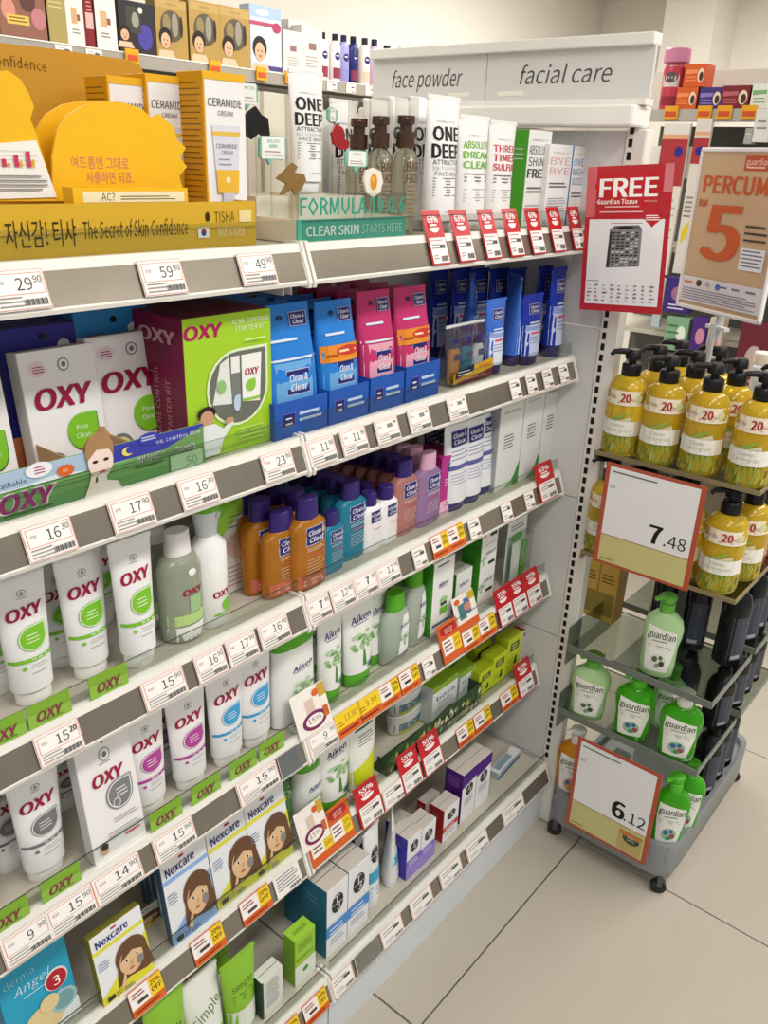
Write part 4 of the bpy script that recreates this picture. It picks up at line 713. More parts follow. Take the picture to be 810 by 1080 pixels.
# clean and clear style bottles
def ccb(key, c, cap, H=.17, fpx=(), lit=None):
    k = H/.17
    return bottleP(key, [(0, .0225, .015), (.003*k, .0245, .017), (.01*k, .025, .018), (.11*k, .025, .018), (.122*k, .0238, .017), (.13*k, .018, .0145), (.134*k, .012, .012)], lit or liquid(c, .1, .62), cyl(.132*k, .17*k, .0145, .0138), M(cap, .3), CC(.1, .77, 1.9, 1.35)+[('l', -.2, .34, .6, 2, .03, .006, '#f0e8e0'), ('r', -.1, .5, .32, .515, '#d6486a'), ('l', -.2, .34, .44, 5, .045, .005, '#e6d8c8')]+list(fpx), 2.8)
PUR = '#34246e'
AMB = ccb('amber', '#eea030', PUR, fpx=[('r', -.45, .06, .45, .24, '#c46a50'), ('l', -.3, .3, .14, 2, .05, .03, '#e9b0a0')]); TEA = ccb('teal', '#3ab4da', PUR); WHI = ccb('whiteb', '#efeef0', PUR, .12, lit=M('#efeef0', .3)); SAL = ccb('salmon', '#eeaaa4', PUR); LIL = ccb('lilac', '#cfa6de', '#d9a9c6', fpx=[('r', -.4, .5, .4, .505, '#8a5a9a')])
item(AMB, 'cleanser_bottle', 'small amber bottle with violet cap at front of its row', 'bottle', 304, 'C', 627, 541, 38)
item(AMB, 'cleanser_bottle', 'small amber bottle with violet cap in second or third place', 'bottle', 283, 'C', .958, 529, 34, group='small amber bottles in a row')
item(AMB, 'cleanser_bottle', 'small amber bottle with violet cap in second or third place', 'bottle', 269, 'C', .998, 522, 30, group='small amber bottles in a row')
item(AMB, 'cleanser_bottle', 'large amber bottle with violet cap at front of its row', 'bottle', 331, 'C', 621, 527, 34)
for k, (px, ty) in enumerate(((309, 519), (290, 514), (274, 511))): item(AMB, 'cleanser_bottle', 'large amber bottle with violet cap behind the front one', 'bottle', px+9, 'C', .967+.045*k, ty, 31, group='large amber bottles in a row')
item(TEA, 'cleanser_bottle', 'small teal bottle with violet cap', 'bottle', 354, 'C', .925, 541, 23)
item(TEA, 'cleanser_bottle', 'tall teal bottle with violet cap, front of its row', 'bottle', 375, 'C', .935, 509, 29)
for k, (dx, ty) in enumerate(((-15, 504), (-30, 500), (-44, 497), (-57, 495))): item(TEA, 'cleanser_bottle', 'tall teal bottle with violet cap behind the front one', 'bottle', 375+dx, 'C', .975+.041*k, ty, 27, group='tall teal bottles in a row')
item(WHI, 'lotion_bottle', 'small white lotion bottle with violet cap beside teal bottle', 'bottle', 395, 'C', .93, 521, 20)
item(WHI, 'lotion_bottle', 'small white lotion bottle with violet cap beside salmon bottle', 'bottle', 412, 'C', .93, 514, 20)
for k in range(3): item(WHI, 'lotion_bottle', 'small white lotion bottle in the row behind', 'bottle', 391-13*k, 'C', .972+.04*k, 512-3*k, 18, group='small white bottles behind')
item(SAL, 'toner_bottle', 'tall salmon pink bottle with violet cap, front of its row', 'bottle', 430, 'C', .935, 486, 25)
for k in range(5): item(SAL, 'toner_bottle', 'tall salmon pink bottle with violet cap behind the front one', 'bottle', 418-13*k, 'C', .976+.039*k, 482-2*k, 23, group='tall salmon bottles in a row')
item(LIL, 'toner_bottle', 'tall lilac bottle with pale pink cap, front of its row', 'bottle', 454, 'C', .93, 479, 24)
for k in range(4): item(LIL, 'toner_bottle', 'tall lilac bottle with pale pink cap behind the front one', 'bottle', 441-13*k, 'C', .972+.042*k, 473-2*k, 21, group='tall lilac bottles in a row')
MAG = carton('magenta', .04, .05, .14, '#b5308a', '#96246e', '#a02a7a', fp=CC(.1, .8, 1.5, 1.1)+[('l', -.3, .35, .6, 3, .05, .018, '#f0c9e0'), ('r', -.5, 0, .5, .25, '#e9b9d4'), ('l', -.3, .3, .2, 2, .05, .015, '#b05a8a')])
item(MAG, 'serum_carton', 'magenta carton standing between lilac bottle and white tubes', 'carton', 472, 'C', .945, 480, 19)
item(MAG, 'serum_carton', 'magenta carton behind the front magenta carton', 'carton', 458, 'C', 1.01, 474, 19)
WT = tubeP('ccwhite', M('#e4e5ea', .3), CC(.02, .82, 1.9, .95)+[('l', -.3, .35, .68, 3, .045, .012, '#8a8fb8'), ('r', -.36, .48, .4, .53, '#5a5fa0'), ('l', -.3, .35, .42, 4, .035, .01, '#a0a4c4')], M('#3d3a72', .35), .1, .052, .185, .85)
item(WT, 'scrub_tube', 'white tube with navy badge, nearest magenta carton', 'tube', 484, 'C', .935, 446, 27)
item(WT, 'scrub_tube', 'white tube with navy badge, between two like it', 'tube', 501, 'C', .935, 442, 24)
item(WT, 'scrub_tube', 'white tube with navy badge, nearest silver cartons', 'tube', 514, 'C', .945, 433, 22)
for px in (470, 455): item(WT, 'scrub_tube', 'white tube with navy badge in the shaded row behind', 'tube', px, 'C', 1.04, 448, 24, group='white badge tubes behind')
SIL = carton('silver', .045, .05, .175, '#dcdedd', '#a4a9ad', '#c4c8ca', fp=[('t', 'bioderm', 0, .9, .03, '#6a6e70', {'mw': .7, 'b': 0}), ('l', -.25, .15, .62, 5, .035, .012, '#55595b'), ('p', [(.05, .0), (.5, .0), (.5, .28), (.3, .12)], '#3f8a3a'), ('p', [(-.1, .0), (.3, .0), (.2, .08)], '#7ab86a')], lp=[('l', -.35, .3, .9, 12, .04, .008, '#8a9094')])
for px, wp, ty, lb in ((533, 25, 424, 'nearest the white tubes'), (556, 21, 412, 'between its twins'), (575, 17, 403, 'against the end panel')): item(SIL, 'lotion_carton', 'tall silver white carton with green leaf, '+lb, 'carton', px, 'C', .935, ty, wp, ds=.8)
for px, pr, lb in ((62, '15.20', 'under green sticker'), (173, '15.90', 'under tall lime banded tube'), (222, '16.90', 'below clear toner'), (255, '17.90', 'below white pump'), (289, '16.90', 'by the bay joint')): ptag('C', px, 'w', f'white price card reading {pr} on third rail {lb}', pr, wp=44 if px == 173 else (31 if px > 100 else None))
for px, pr in ((336, '7.90'), (361, '12.90'), (385, '7.90'), (409, '12.90')): ptag('C', px, 'w', f'price card reading {pr} under amber and teal bottles', pr, group='price cards under amber and teal bottles', wp=24)
ptag('C', 442, 'n', 'plain price card below the salmon bottle')
for px in (464, 481): ptag('C', px, 'o', 'orange and yellow 20 percent off tag under the lilac bottle', group='discount tags under lilac bottle', wp=17)
for px in (500, 534, 558): ptag('C', px, 'n', 'plain price card under white tubes and silver cartons', group='price cards under silver cartons')
ptag('C', 577, 'r63', 'red 63 percent promo tag under the silver cartons', wp=18)
STK = None
def sticker(S, px, lb, wp=None):
    k = 'oxysticker'
    if k not in PC:
        g = G(); g.box(-.03, .03, -.0006, .0006, 0, .034, M('#7fae35', .3)); PC[k] = Proto(.06, .034, .001, [('card', g.mesh('c'), None), ('print', prints([('p', [(-.5, 0), (.5, 0), (.5, .45), (-.5, .62)], '#8fbf4a'), ('t', 'OXY', .0, .38, .42, '#5f8a2a', {'sh': .2, 'fw': .62}), ('t', 'OXY', .0, .4, .38, '#8a3a4e', {'sh': .2, 'fw': .6}), ('l', -.1, .35, .12, 1, .1, .05, '#5f8a2a')], .06, .034, flat(.0012)).mesh('p'), None)])
    y = LIPY(S)-.0015; z = SH[S]+.0035; x = xat(px, y, z); tag_ = inst(PC[k], 'brand_sticker', lb, 'sticker', (x, y, z), (math.radians(-3), 0, 0), (1, 1, 1), 'green stickers on the clear risers')
for px, lb in ((54, 'green sticker below the near lime banded tube'), (116, 'green sticker below the middle lime banded tube'), (5, 'green sticker at near end of lime tube shelf')): sticker('C', px, lb)
# ================================================================ SHELF D
GRY = '#77787c'; MGT = '#b0449a'; SKY = '#3fa0d8'
OG, OM, OS = oxy('grey', GRY), oxy('magenta', MGT), oxy('sky', SKY)
item(OG, 'face_wash_tube', 'white tube with dark grey drop, front of pair', 'tube', 56, 'D', 926, 818, 52)
item(OG, 'face_wash_tube', 'white tube with dark grey drop behind its twin', 'tube', 18, 'D', .985, 832, 46)
item(OG, 'face_wash_tube', 'white tube at the near end of the grey drop tubes', 'tube', -12, 'D', .93, 850, 50)
item(OG, 'face_wash_tube', 'grey banded tube at the rear of the shelf', 'tube', 76, 'D', 1.04, 800, 40)
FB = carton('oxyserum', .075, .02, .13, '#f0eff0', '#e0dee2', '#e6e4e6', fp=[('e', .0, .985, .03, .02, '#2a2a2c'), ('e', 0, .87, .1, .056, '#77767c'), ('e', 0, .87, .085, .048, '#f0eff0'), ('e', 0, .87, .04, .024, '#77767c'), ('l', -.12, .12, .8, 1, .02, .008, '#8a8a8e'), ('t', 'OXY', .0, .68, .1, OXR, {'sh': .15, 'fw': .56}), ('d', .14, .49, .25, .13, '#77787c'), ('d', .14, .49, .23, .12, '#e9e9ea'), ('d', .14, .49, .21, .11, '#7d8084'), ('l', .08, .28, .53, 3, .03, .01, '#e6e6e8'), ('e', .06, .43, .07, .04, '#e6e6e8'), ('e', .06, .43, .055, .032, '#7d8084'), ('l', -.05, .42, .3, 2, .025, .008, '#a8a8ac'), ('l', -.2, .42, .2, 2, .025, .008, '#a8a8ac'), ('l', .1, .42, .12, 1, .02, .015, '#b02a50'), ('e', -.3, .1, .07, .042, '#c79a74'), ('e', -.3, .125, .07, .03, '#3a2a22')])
item(FB, 'serum_box', 'white upright box with grey drop between grey and magenta tubes', 'carton', 129, 'D', 898, 788, 54, tilt=7)
item(OM, 'face_wash_tube', 'white tube with magenta drop beside the white box', 'tube', 165, 'D', 856, 757, 42)
item(OM, 'face_wash_tube', 'white tube with magenta drop beside the sky blue tubes', 'tube', 208, 'D', 830, 732, 40)
item(OM, 'face_wash_tube', 'magenta banded tube in the row behind', 'tube', 178, 'D', .99, 740, 36, group='magenta tubes behind')
item(OM, 'face_wash_tube', 'magenta banded tube in the row behind', 'tube', 150, 'D', 1.02, 745, 34, group='magenta tubes behind')
item(OS, 'face_wash_tube', 'white tube with sky blue drop beside magenta tube', 'tube', 247, 'D', 806, 708, 37)
item(OS, 'face_wash_tube', 'white tube with sky blue drop beside green capped bottle', 'tube', 277, 'D', 786, 688, 35)
item(OS, 'face_wash_tube', 'sky banded tube in the row behind', 'tube', 252, 'D', .99, 692, 32)
for px, lb in ((66, 'green sticker below the grey drop tube'), (176, 'green sticker below the first magenta drop tube'), (218, 'green sticker below the second magenta drop tube'), (257, 'green sticker below the first sky blue tube'), (287, 'green sticker below the second sky blue tube'), (10, 'green sticker at near end of the grey tube shelf')): sticker('D', px, lb)
GC = M('#58ab26', .35)
AB = bottleP('aikbody', [(0, .024, .015), (.004, .028, .018), (.06, .0285, .0185), (.12, .027, .018), (.14, .027, .018)], M('#eff1ef', .3), [(.139, .0275, .0185), (.142, .028, .0188), (.16, .0275, .0185), (.168, .024, .016)], GC, AIK(.1, .72)+tree(.1, .42, 1.1, .9), 2.6, 2.6)
item(AB, 'body_bottle', 'large white bottle with wide green cap at the bay joint', 'bottle', 316, 'D', .93, 664, 42)
def aikt(key, c='#eef1ee', capc=GC, tree_=True, H=.17): return tubeP(key, M(c, .3), AIK(0, .77, 1.2)+(tree(.0, .45, 1.5, .9) if tree_ else [])+[('r', .1, .2, .4, .26, '#2f6a4a')], capc, .16, .05, H, .9)
AT = aikt('aikt')
item(AT, 'cleanser_tube', 'white tree printed tube with green cap beside white bottle', 'tube', 354, 'D', .925, 649, 26)
item(AT, 'cleanser_tube', 'white tree printed tube with green cap, tallest of three', 'tube', 383, 'D', .925, 632, 33)
item(AT, 'cleanser_tube', 'white tree printed tube partly behind the tallest', 'tube', 399, 'D', .95, 628, 24)
item(AT, 'cleanser_tube', 'white tree printed tube in the shaded second row', 'tube', 335, 'D', 1.02, 640, 26, group='tree printed tubes in second row')
item(AT, 'cleanser_tube', 'white tree printed tube in the shaded second row', 'tube', 362, 'D', 1.02, 632, 26, group='tree printed tubes in second row')
CGB = bottleP('cgreen', [(0, .021, .014), (.003, .0235, .016), (.07, .024, .0165), (.1, .019, .015), (.108, .012, .012)], liquid('#d3dfd4', .15, .45), cyl(.106, .142, .0145, .0135), GC, [('p', [(-.05, .1), (.42, .15), (.42, .9), (.1, .86)], '#f0f2f0')]+AIK(.2, .68, .9)+tree(.18, .4, .8, 1), 2.5)
item(CGB, 'toner_bottle', 'short clear bottle with bright green cap', 'bottle', 421, 'D', .925, 627, 27)
item(CGB, 'toner_bottle', 'clear green capped bottle behind the short one', 'bottle', 404, 'D', .975, 622, 24)
item(CGB, 'toner_bottle', 'tall clear bottle with bright green cap by the carton', 'bottle', 441, 'D', .935, 599, 21)
item(CGB, 'toner_bottle', 'tall clear green capped bottle in the row behind', 'bottle', 424, 'D', .98, 598, 19, group='tall clear bottles behind')
item(CGB, 'toner_bottle', 'tall clear green capped bottle in the row behind', 'bottle', 410, 'D', 1.02, 598, 19, group='tall clear bottles behind')
GS = '#3f9426'
AC1 = carton('aikc1', .045, .04, .15, '#eff0ee', GS, '#dfe3dc', fp=[('l', -.3, .3, .93, 1, .03, .02, '#55606a')]+AIK(0, .68, .9)+[('e', .05, .45, .18, .05, '#9fc890'), ('r', -.1, .26, .25, .36, '#6ab83a'), ('r', -.08, .38, .2, .42, '#2f2f33'), ('r', -.42, .13, .42, .17, '#66707a')])
item(AC1, 'cream_carton', 'tall white tree carton with green side', 'carton', 464, 'D', .93, 590, 22, ds=.9)
AC2 = carton('aikc2', .045, .05, .09, '#f0f1ef', GS, '#d9ddd4', fp=AIK(0, .68, 1.1)+[('r', .0, .2, .36, .3, '#3a4a3a')]+tree(-.3, .3, .6, 1.2))
item(AC2, 'cream_carton', 'short white tree carton behind the promo card', 'carton', 487, 'D', .955, 602, 17, ds=.8)
xx = xat(511, .945, SH['D']); h3 = .074
AC3 = carton('aikc3', .07, .055, .074, '#f0f1ef', GS, '#d9ddd4', fp=AIK(.1, .7, 1.3)+[('r', .0, .25, .4, .36, '#23332a')]+tree(-.32, .5, .8, 1.6))
for k, lb in enumerate(('bottom', 'middle', 'top')): inst(AC3, 'soap_carton', f'white tree carton with green side, {lb} of the stack of three', 'carton', (xx, .972, SH['D']+.001+k*(h3+.0008)))
# hanging brush blister
r = obj('brush_set', None, None, (xat(544, .935, SH['D']), .935, SH['D']+.001), None, (1.5, 1, 1.12)); tag(r, 'white cleanser tube and green brush in clear blister pack', 'blister pack')
g = G(); g.box(-.03, .03, .012, .0135, 0, .155, '#e6eae6'); g.box(-.03, .03, .0115, .012, .125, .155, '#f0f2f0'); obj('backing_card', g.mesh('b'), r)
g = G(); g.loft([(.005, .011, .009), (.08, .013, .006), (.105, .013, .001)], '#e8ecea', 18, 2, -.012, 0); obj('tube', g.mesh('t', True), r)
g = G(); g.tube([(.012, 0, .012), (.013, 0, .06), (.015, .0, .1)], [.009, .005, .007], GC); obj('brush', g.mesh('t', True), r)
g = G(); g.box(-.028, .028, -.012, .0112, .002, .12, clear('#eef2ee', .12)); obj('blister', g.mesh('t'), r)
obj('print', prints([('l', -.35, .35, .9, 2, .05, .02, '#8a9a8a'), ('e', 0, .72, .3, .06, '#5aa83a')], .06, .155, lambda u, v, o: (u, .0113-o, v)).mesh('p'), r)
# tags D
for px, pr, lb in ((28, '9.90', 'near end of grey drop shelf'), (75, '15.90', 'below green sticker of the grey tube'), (124, '14.90', 'below the white upright box'), (184, '15.90', 'below the magenta tubes'), (272, '15.90', 'below the sky blue tubes')): ptag('D', px, 'w', f'white price card reading {pr}, {lb}', pr, wp=50 if px < 150 else 42)
ptag('D', 305, 'blank', 'empty clear plastic label sleeve at the bay joint', cat='label holder', wp=22)
ptag('D', 340, 'w', 'price card reading 9.90 beneath the grape promo card', '9.90', wp=30)
ptag('D', 336, 'pc', 'white promo card with purple ring standing on the rail', cat='promo card', up=.045, wp=34)
ptag('D', 368, 'y', 'yellow and orange discount tag beside grape promo card', '13.90', wp=26); ptag('D', 390, 'y', 'yellow and orange discount tag next to white discount tag', '9.90', wp=22)
for px in (411, 432): ptag('D', px, 'o', 'white and yellow 20 percent off tag under clear bottles', group='discount tags under clear bottles', wp=20)
ptag('D', 452, 'n', 'plain price card under the tall tree carton')
ptag('D', 477, 'op', 'orange promo tag with red oval under tree cartons', wp=21, up=.004)
ptag('D', 497, 'pc2', 'white promo card with orange foot before the stack of cartons', cat='promo card', up=.05, wp=22)
for px in (496, 514): ptag('D', px, 'o', 'small 20 percent off tag under the carton stack', group='discount tags under the carton stack', wp=17)
for px in (533, 548, 563): ptag('D', px, 'r55', 'red 55 percent promo tag under the brush set', group='red promo tags under the brush set', wp=15)
# ================================================================ SHELF E
def nex(key, c, c2, stack=False):
    return carton(key, .085, .014, .115, '#e9edf2', c2, c2, fp=[('p', [(-.5, 0), (.5, 0), (.5, .62), (.1, .4), (-.5, .1)], c), ('r', -.5, .74, .5, .79, c), ('t', 'Nexcare', -.1, .875, .1, '#2a2a78', {'fw': .62, 'rot': 3, 'b': .02}), ('r', -.1, .95, .0, .975, '#b02a30'), ('l', -.45, -.25, .6, 4, .035, .012, '#7a86a8')]+face(.16, .4, 1.15, .85)+[('r', -.42, .04, -.28, .1, '#2f3a2a'), ('t', '10', -.2, .07, .06, '#2a2a4a'), ('l', -.1, .1, .06, 2, .03, .012, '#55607a')])
NY, NB = nex('nexy', '#e3dc3a', '#8a8420'), nex('nexb', '#8fb4ea', '#3f5f80')
DA = carton('derma', .085, .016, .12, '#2ba3c8', '#1f86a8', '#1f86a8', fp=[('t', 'derma', -.2, .86, .08, '#9ce0ee', {'fw': .42, 'b': -.004}), ('t', 'Angel', -.05, .72, .1, '#d9f2f8', {'fw': .52, 'sh': .25, 'b': -.004}), ('l', -.2, .2, .6, 1, .03, .01, '#c9ecf4'), ('p', [(-.5, 0), (.5, 0), (.5, .2), (.3, .42), (-.2, .3), (-.5, .12)], '#e9eef0'), ('e', .0, .2, .3, .18, '#e3cf9a'), ('e', .3, .28, .2, .13, '#9ac4cc'), ('e', .3, .28, .15, .1, '#77a4ae'), ('e', .26, .58, .17, .13, '#e8e4e6'), ('e', .26, .57, .15, .115, '#b5202e'), ('t', '3', .26, .56, .11, '#ffffff'), ('e', .1, .36, .14, .1, '#e3cf9a')])
item(DA, 'patch_box', 'turquoise acne patch box with red number 3 badge', 'carton', 52, 'E', 1092, 1020, 70, tilt=8)
item(DA, 'patch_box', 'turquoise acne patch box at the near end of the shelf', 'carton', -30, 'E', 1115, 1010, 70, tilt=10)
item(NY, 'patch_box', 'yellow face patch box alone beside the dark gap', 'carton', 137, 'E', 1043, 982, 52, tilt=10)
item(NY, 'patch_box', 'yellow face patch box leaning just behind the lone one', 'carton', 150, 'E', .975, 965, 48, tilt=8)
item(NB, 'patch_box', 'blue face patch box, front of the blue row', 'carton', 207, 'E', 982, 905, 46, tilt=8)
item(NB, 'patch_box', 'blue face patch box stacked behind the front blue one', 'carton', 193, 'E', .972, 897, 44, tilt=8, group='blue patch boxes behind', rows=2, step=.02)
item(NY, 'patch_box', 'yellow face patch box beside the blue row', 'carton', 254, 'E', 943, 873, 46, tilt=10)
item(NY, 'patch_box', 'yellow face patch box next to the tree printed tubes', 'carton', 290, 'E', 915, 846, 40, tilt=10)
item(NY, 'patch_box', 'yellow face patch box hidden behind its twin', 'carton', 240, 'E', .985, 868, 42, tilt=8)
AG = tubeP('aikgreen', M('#5f8f5a', .35), AIK(0, .8, 1.2)+tree(0, .5, 1.5, .9), M('#dfe6dc', .4), .13, .05, .15, .9)
item(AG, 'scrub_tube', 'green tree printed tube beside the yellow patch box', 'tube', 303, 'E', .96, 812, 26)
CREAMB = bottleP('aikdeo', [(0, .017, .017), (.004, .019, .019), (.06, .0195, .0195), (.085, .018, .018), (.1, .017, .017)], M('#e6ebe8', .3), [(.1, .0165, .0165), (.104, .0172, .0172), (.125, .016, .016), (.132, .011, .011)], GC, AIK(.08, .68, 1.1)+tree(.05, .36, 1.2, 1))
item(CREAMB, 'foam_bottle', 'white tree printed foam bottle with green dome cap', 'bottle', 332, 'E', .935, 795, 28)
ATY = aikt('aiky')
item(ATY, 'cleanser_tube', 'white tree printed tube with lemon dot on the patch shelf', 'tube', 358, 'E', .925, 776, 33)
YT = tubeP('yellowt', M('#eef0ea', .3), [('r', -.3, .83, .3, .92, '#2f5a4a'), ('l', -.25, .25, .87, 1, .03, .016, '#e8f0ea'), ('l', -.2, .3, .74, 4, .04, .016, '#8a928c'), ('p', [(-.42, .16), (.42, .16), (.46, .5), (-.44, .3)], '#d3df2a'), ('p', [(-.4, .1), (.4, .1), (.42, .18), (-.42, .18)], '#d3df2a')], M('#e3e4de', .4), .1, .052, .18, .9)
item(YT, 'cleanser_tube', 'white and lemon yellow tube beside the white jar', 'tube', 386, 'E', .925, 757, 30)
JAR = bottleP('jar', [(0, .024, .024), (.003, .026, .026), (.03, .026, .026), (.032, .025, .025)], M('#dfe3d8', .3), cyl(.032, .052, .0275), M('#e9e9e6', .35), [('r', -.48, .1, .48, .3, '#c9cf3a'), ('r', -.46, .3, .46, .92, '#6f8a94'), ('e', .3, .6, .1, .2, '#3fa0b0'), ('l', -.35, .1, .7, 3, .14, .05, '#e6eaea')])
item(JAR, 'cream_jar', 'white lidded cream jar on top of another', 'jar', 435, SH['E']+.056, .975, None, 30, h=.054)
item(JAR, 'cream_jar', 'white lidded cream jar beneath another', 'jar', 435, 'E', .975, None, 31, h=.054)
# dark green printed tray
a0, a1 = xat(408, .912, SH['E']), xat(506, .912, SH['E']); ww = a1-a0
r = obj('counter_display', None, None, ((a0+a1)/2, .912, SH['E']+.001)); tag(r, 'dark green floral printed tray holding lime topped cartons', 'display')
g = G(); dg = M('#2f4a2c', .45)
prof_ = [(-ww/2, 0), (ww/2, 0), (ww/2, .066), (ww*.2, .062), (ww*.12, .07), (-ww*.05, .056), (-ww*.15, .066), (-ww*.3, .05), (-ww*.38, .06), (-ww/2, .045)]
cut(r, 'front_panel', prof_, 0, .002, dg)
g.box(-ww/2, ww/2, .002, .05, 0, .002, dg); g.box(-ww/2, -ww/2+.002, .002, .03, .002, .04, dg); g.box(ww/2-.002, ww/2, .002, .05, .002, .06, dg); obj('tray', g.mesh('t'), r)
rr = random.Random(11); sh = []
for i in range(110):
    u = rr.uniform(-.48, .46); v = rr.uniform(.12, .72); a = rr.uniform(-1, 1); sh.append(('p', [(u, v), (u+.02, v+.16+a*.1), (u+.035, v+.02), (u+.012, v-.12)], rr.choice(['#5f8a3a', '#89a85a', '#1d331c', '#c9b96a', '#3f6a34', '#d9dcc8'])))
sh += [('t', 'botaneco', -.05, .62, .16, '#e9ecd8', {'fw': .2}), ('l', .1, .4, .3, 2, .12, .04, '#d6d9b0')]
obj('print', prints(sh, ww, .06, lambda u, v, o: (u, -o, v)).mesh('p'), r)
LC_ = carton('limetop', .05, .045, .1, '#e9ecec', '#d3d8d8', '#8ab422', fp=[('r', -.5, .88, .5, 1, '#8ab422'), ('t', 'bota', 0, .68, .12, '#2f4a4a', {'fw': .7, 'rot': 4}), ('l', -.3, .3, .52, 4, .06, .02, '#7a9a9a'), ('r', -.5, 0, .5, .12, '#b9cf6a')], flap=False)
item(LC_, 'soap_carton', 'white carton with lime top in the green tray', 'carton', 468, SH['E']+.004, .945, 719, 26)
item(LC_, 'soap_carton', 'white carton with lime top beside lemon cartons', 'carton', 492, SH['E']+.004, .95, 706, 17)
item(LC_, 'soap_carton', 'white lime topped carton in the second row', 'carton', 480, SH['E']+.004, 1.01, 700, 22)
LM = carton('lemon', .035, .05, .095, '#c9d82a', '#a9ba20', '#9fb01e', fp=[('r', -.3, .62, .3, .84, '#4a5a1a'), ('l', -.2, .2, .76, 2, .08, .03, '#dfe88a'), ('p', [(.0, .2), (.12, .45), (.2, .42), (.22, .2)], '#2f3a1a'), ('l', -.4, .0, .4, 3, .07, .02, '#8a9a2a')], flap=False)
for px, ty, y, lb in ((511, 706, .925, 'lowest and nearest the green tray'), (525, 690, .925, 'between two others'), (540, 671, .93, 'beside the red topped carton')): item(LM, 'oil_carton', 'lemon yellow carton, '+lb, 'carton', px, 'E', y, ty, 15, ds=.8)
item(LM, 'oil_carton', 'lemon yellow carton in the row behind', 'carton', 508, 'E', .985, 680, 18, ds=.8)
item(carton('redtop', .03, .04, .11, '#d9d6d2', '#b03030', '#a02226', fp=[('r', -.3, .78, .3, .92, '#4a4a4a'), ('l', -.3, .3, .65, 6, .08, .02, '#8a8a86')], flap=False), 'oil_carton', 'pale carton with dark red top at the end panel', 'carton', 553, 'E', .945, 663, 12, ds=.8)
# tags E
ptag('E', 155, 'o', 'orange 20 percent off tag below the lone yellow patch box', wp=34); ptag('E', 220, 'o', 'orange 20 percent off tag below the blue patch boxes', wp=32); ptag('E', 270, 'o', 'orange 20 percent off tag below the yellow patch boxes', wp=30); ptag('E', 303, 'txt', 'white text tag below the yellow patch boxes', wp=26)
ptag('E', 340, 'op', 'orange promo tag under the white foam bottle', wp=25, up=.004); ptag('E', 361, 'op', 'orange promo tag under the lemon dot tube', wp=23, up=.004); ptag('E', 336, 'pc', 'white promo card with purple ring by the foam bottle', cat='promo card', up=.045, wp=28)
ptag('E', 391, 'r55', 'red 55 percent promo tag under the lemon yellow tube', wp=24); ptag('E', 415, 'n', 'plain price card between red promo tags', wp=22)
for px in (434, 456): ptag('E', px, 'r55', 'red 55 percent promo tag below the green tray', group='red promo tags below the tray', wp=20)
for px in (491, 509, 537): ptag('E', px, 'o', 'yellow and orange discount tag under lemon cartons', group='discount tags under lemon cartons', wp=17)
ptag('E', 554, 'r63', 'red promo tag at the end of the lemon carton shelf', wp=16)
# ================================================================ BASE SHELF F
T3 = lambda u, v, s, ar=1: [('e', u, v, .17*s, .085*s*ar, '#232326'), ('t', 'T', u-.02, v+.03*ar*s, .08*s*ar, '#eef0f2', {'mw': .14*s}), ('t', '3', u+.05, v-.03*s*ar, .07*s*ar, '#eef0f2', {'mw': .1*s}), ('r', u-.17*s, v-.004, u+.17*s, v+.003, '#eef0f2')]
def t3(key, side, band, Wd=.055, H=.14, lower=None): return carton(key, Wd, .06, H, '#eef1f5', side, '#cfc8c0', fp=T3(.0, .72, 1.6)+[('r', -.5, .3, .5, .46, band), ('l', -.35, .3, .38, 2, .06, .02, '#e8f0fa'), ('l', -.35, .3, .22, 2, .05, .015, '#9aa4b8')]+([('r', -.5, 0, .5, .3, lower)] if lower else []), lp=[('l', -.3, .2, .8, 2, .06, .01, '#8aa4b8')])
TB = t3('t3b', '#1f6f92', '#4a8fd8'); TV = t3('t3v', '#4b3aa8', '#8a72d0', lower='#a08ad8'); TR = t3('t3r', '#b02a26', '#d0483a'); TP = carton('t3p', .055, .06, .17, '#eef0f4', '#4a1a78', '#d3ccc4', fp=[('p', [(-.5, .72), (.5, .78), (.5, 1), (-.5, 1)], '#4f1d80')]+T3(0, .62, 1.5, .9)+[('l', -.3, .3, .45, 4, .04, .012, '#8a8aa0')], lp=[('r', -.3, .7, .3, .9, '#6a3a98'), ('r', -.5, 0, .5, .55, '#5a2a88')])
item(TB, 'lotion_carton', 'white carton with teal blue side, nearest the lime carton', 'carton', 355, 'F', .86, 932, 22)
item(TB, 'lotion_carton', 'white carton with teal blue side beside white tubes', 'carton', 377, 'F', .86, 911, 22)
item(TB, 'lotion_carton', 'teal sided carton in the second row behind front cartons', 'carton', 332, 'F', .94, 920, 20)
item(TB, 'lotion_carton', 'teal sided carton behind the white tubes', 'carton', 382, 'F', .95, 880, 18)
TT = tubeP('t3tube', M('#eef1f4', .3), T3(0, .68, 1.4, .8)+[('r', -.44, .36, .44, .5, '#3fa8cc'), ('l', -.3, .3, .28, 3, .05, .012, '#9aa4b8')], M('#e6eaee', .35), .1, .05, .17, .9)
item(TT, 'lotion_tube', 'white tube with sky band, nearest the teal cartons', 'tube', 396, 'F', .87, 878, 20, rz=12)
item(TT, 'lotion_tube', 'white tube with sky band, turned edge-on beside violet cartons', 'tube', 417, 'F', .88, 866, 22, rz=40)
item(TV, 'lotion_carton', 'white carton with violet side, beside the white tubes', 'carton', 435, 'F', .865, 880, 15); item(TV, 'lotion_carton', 'white carton with violet side, beside the red carton', 'carton', 450, 'F', .865, 869, 15)
item(TV, 'lotion_carton', 'violet sided carton in the second row', 'carton', 425, 'F', .935, 866, 15)
item(TR, 'lotion_carton', 'white carton with red side', 'carton', 474, 'F', .87, 849, 16); item(TR, 'lotion_carton', 'red sided carton in the second row', 'carton', 455, 'F', .945, 842, 15)
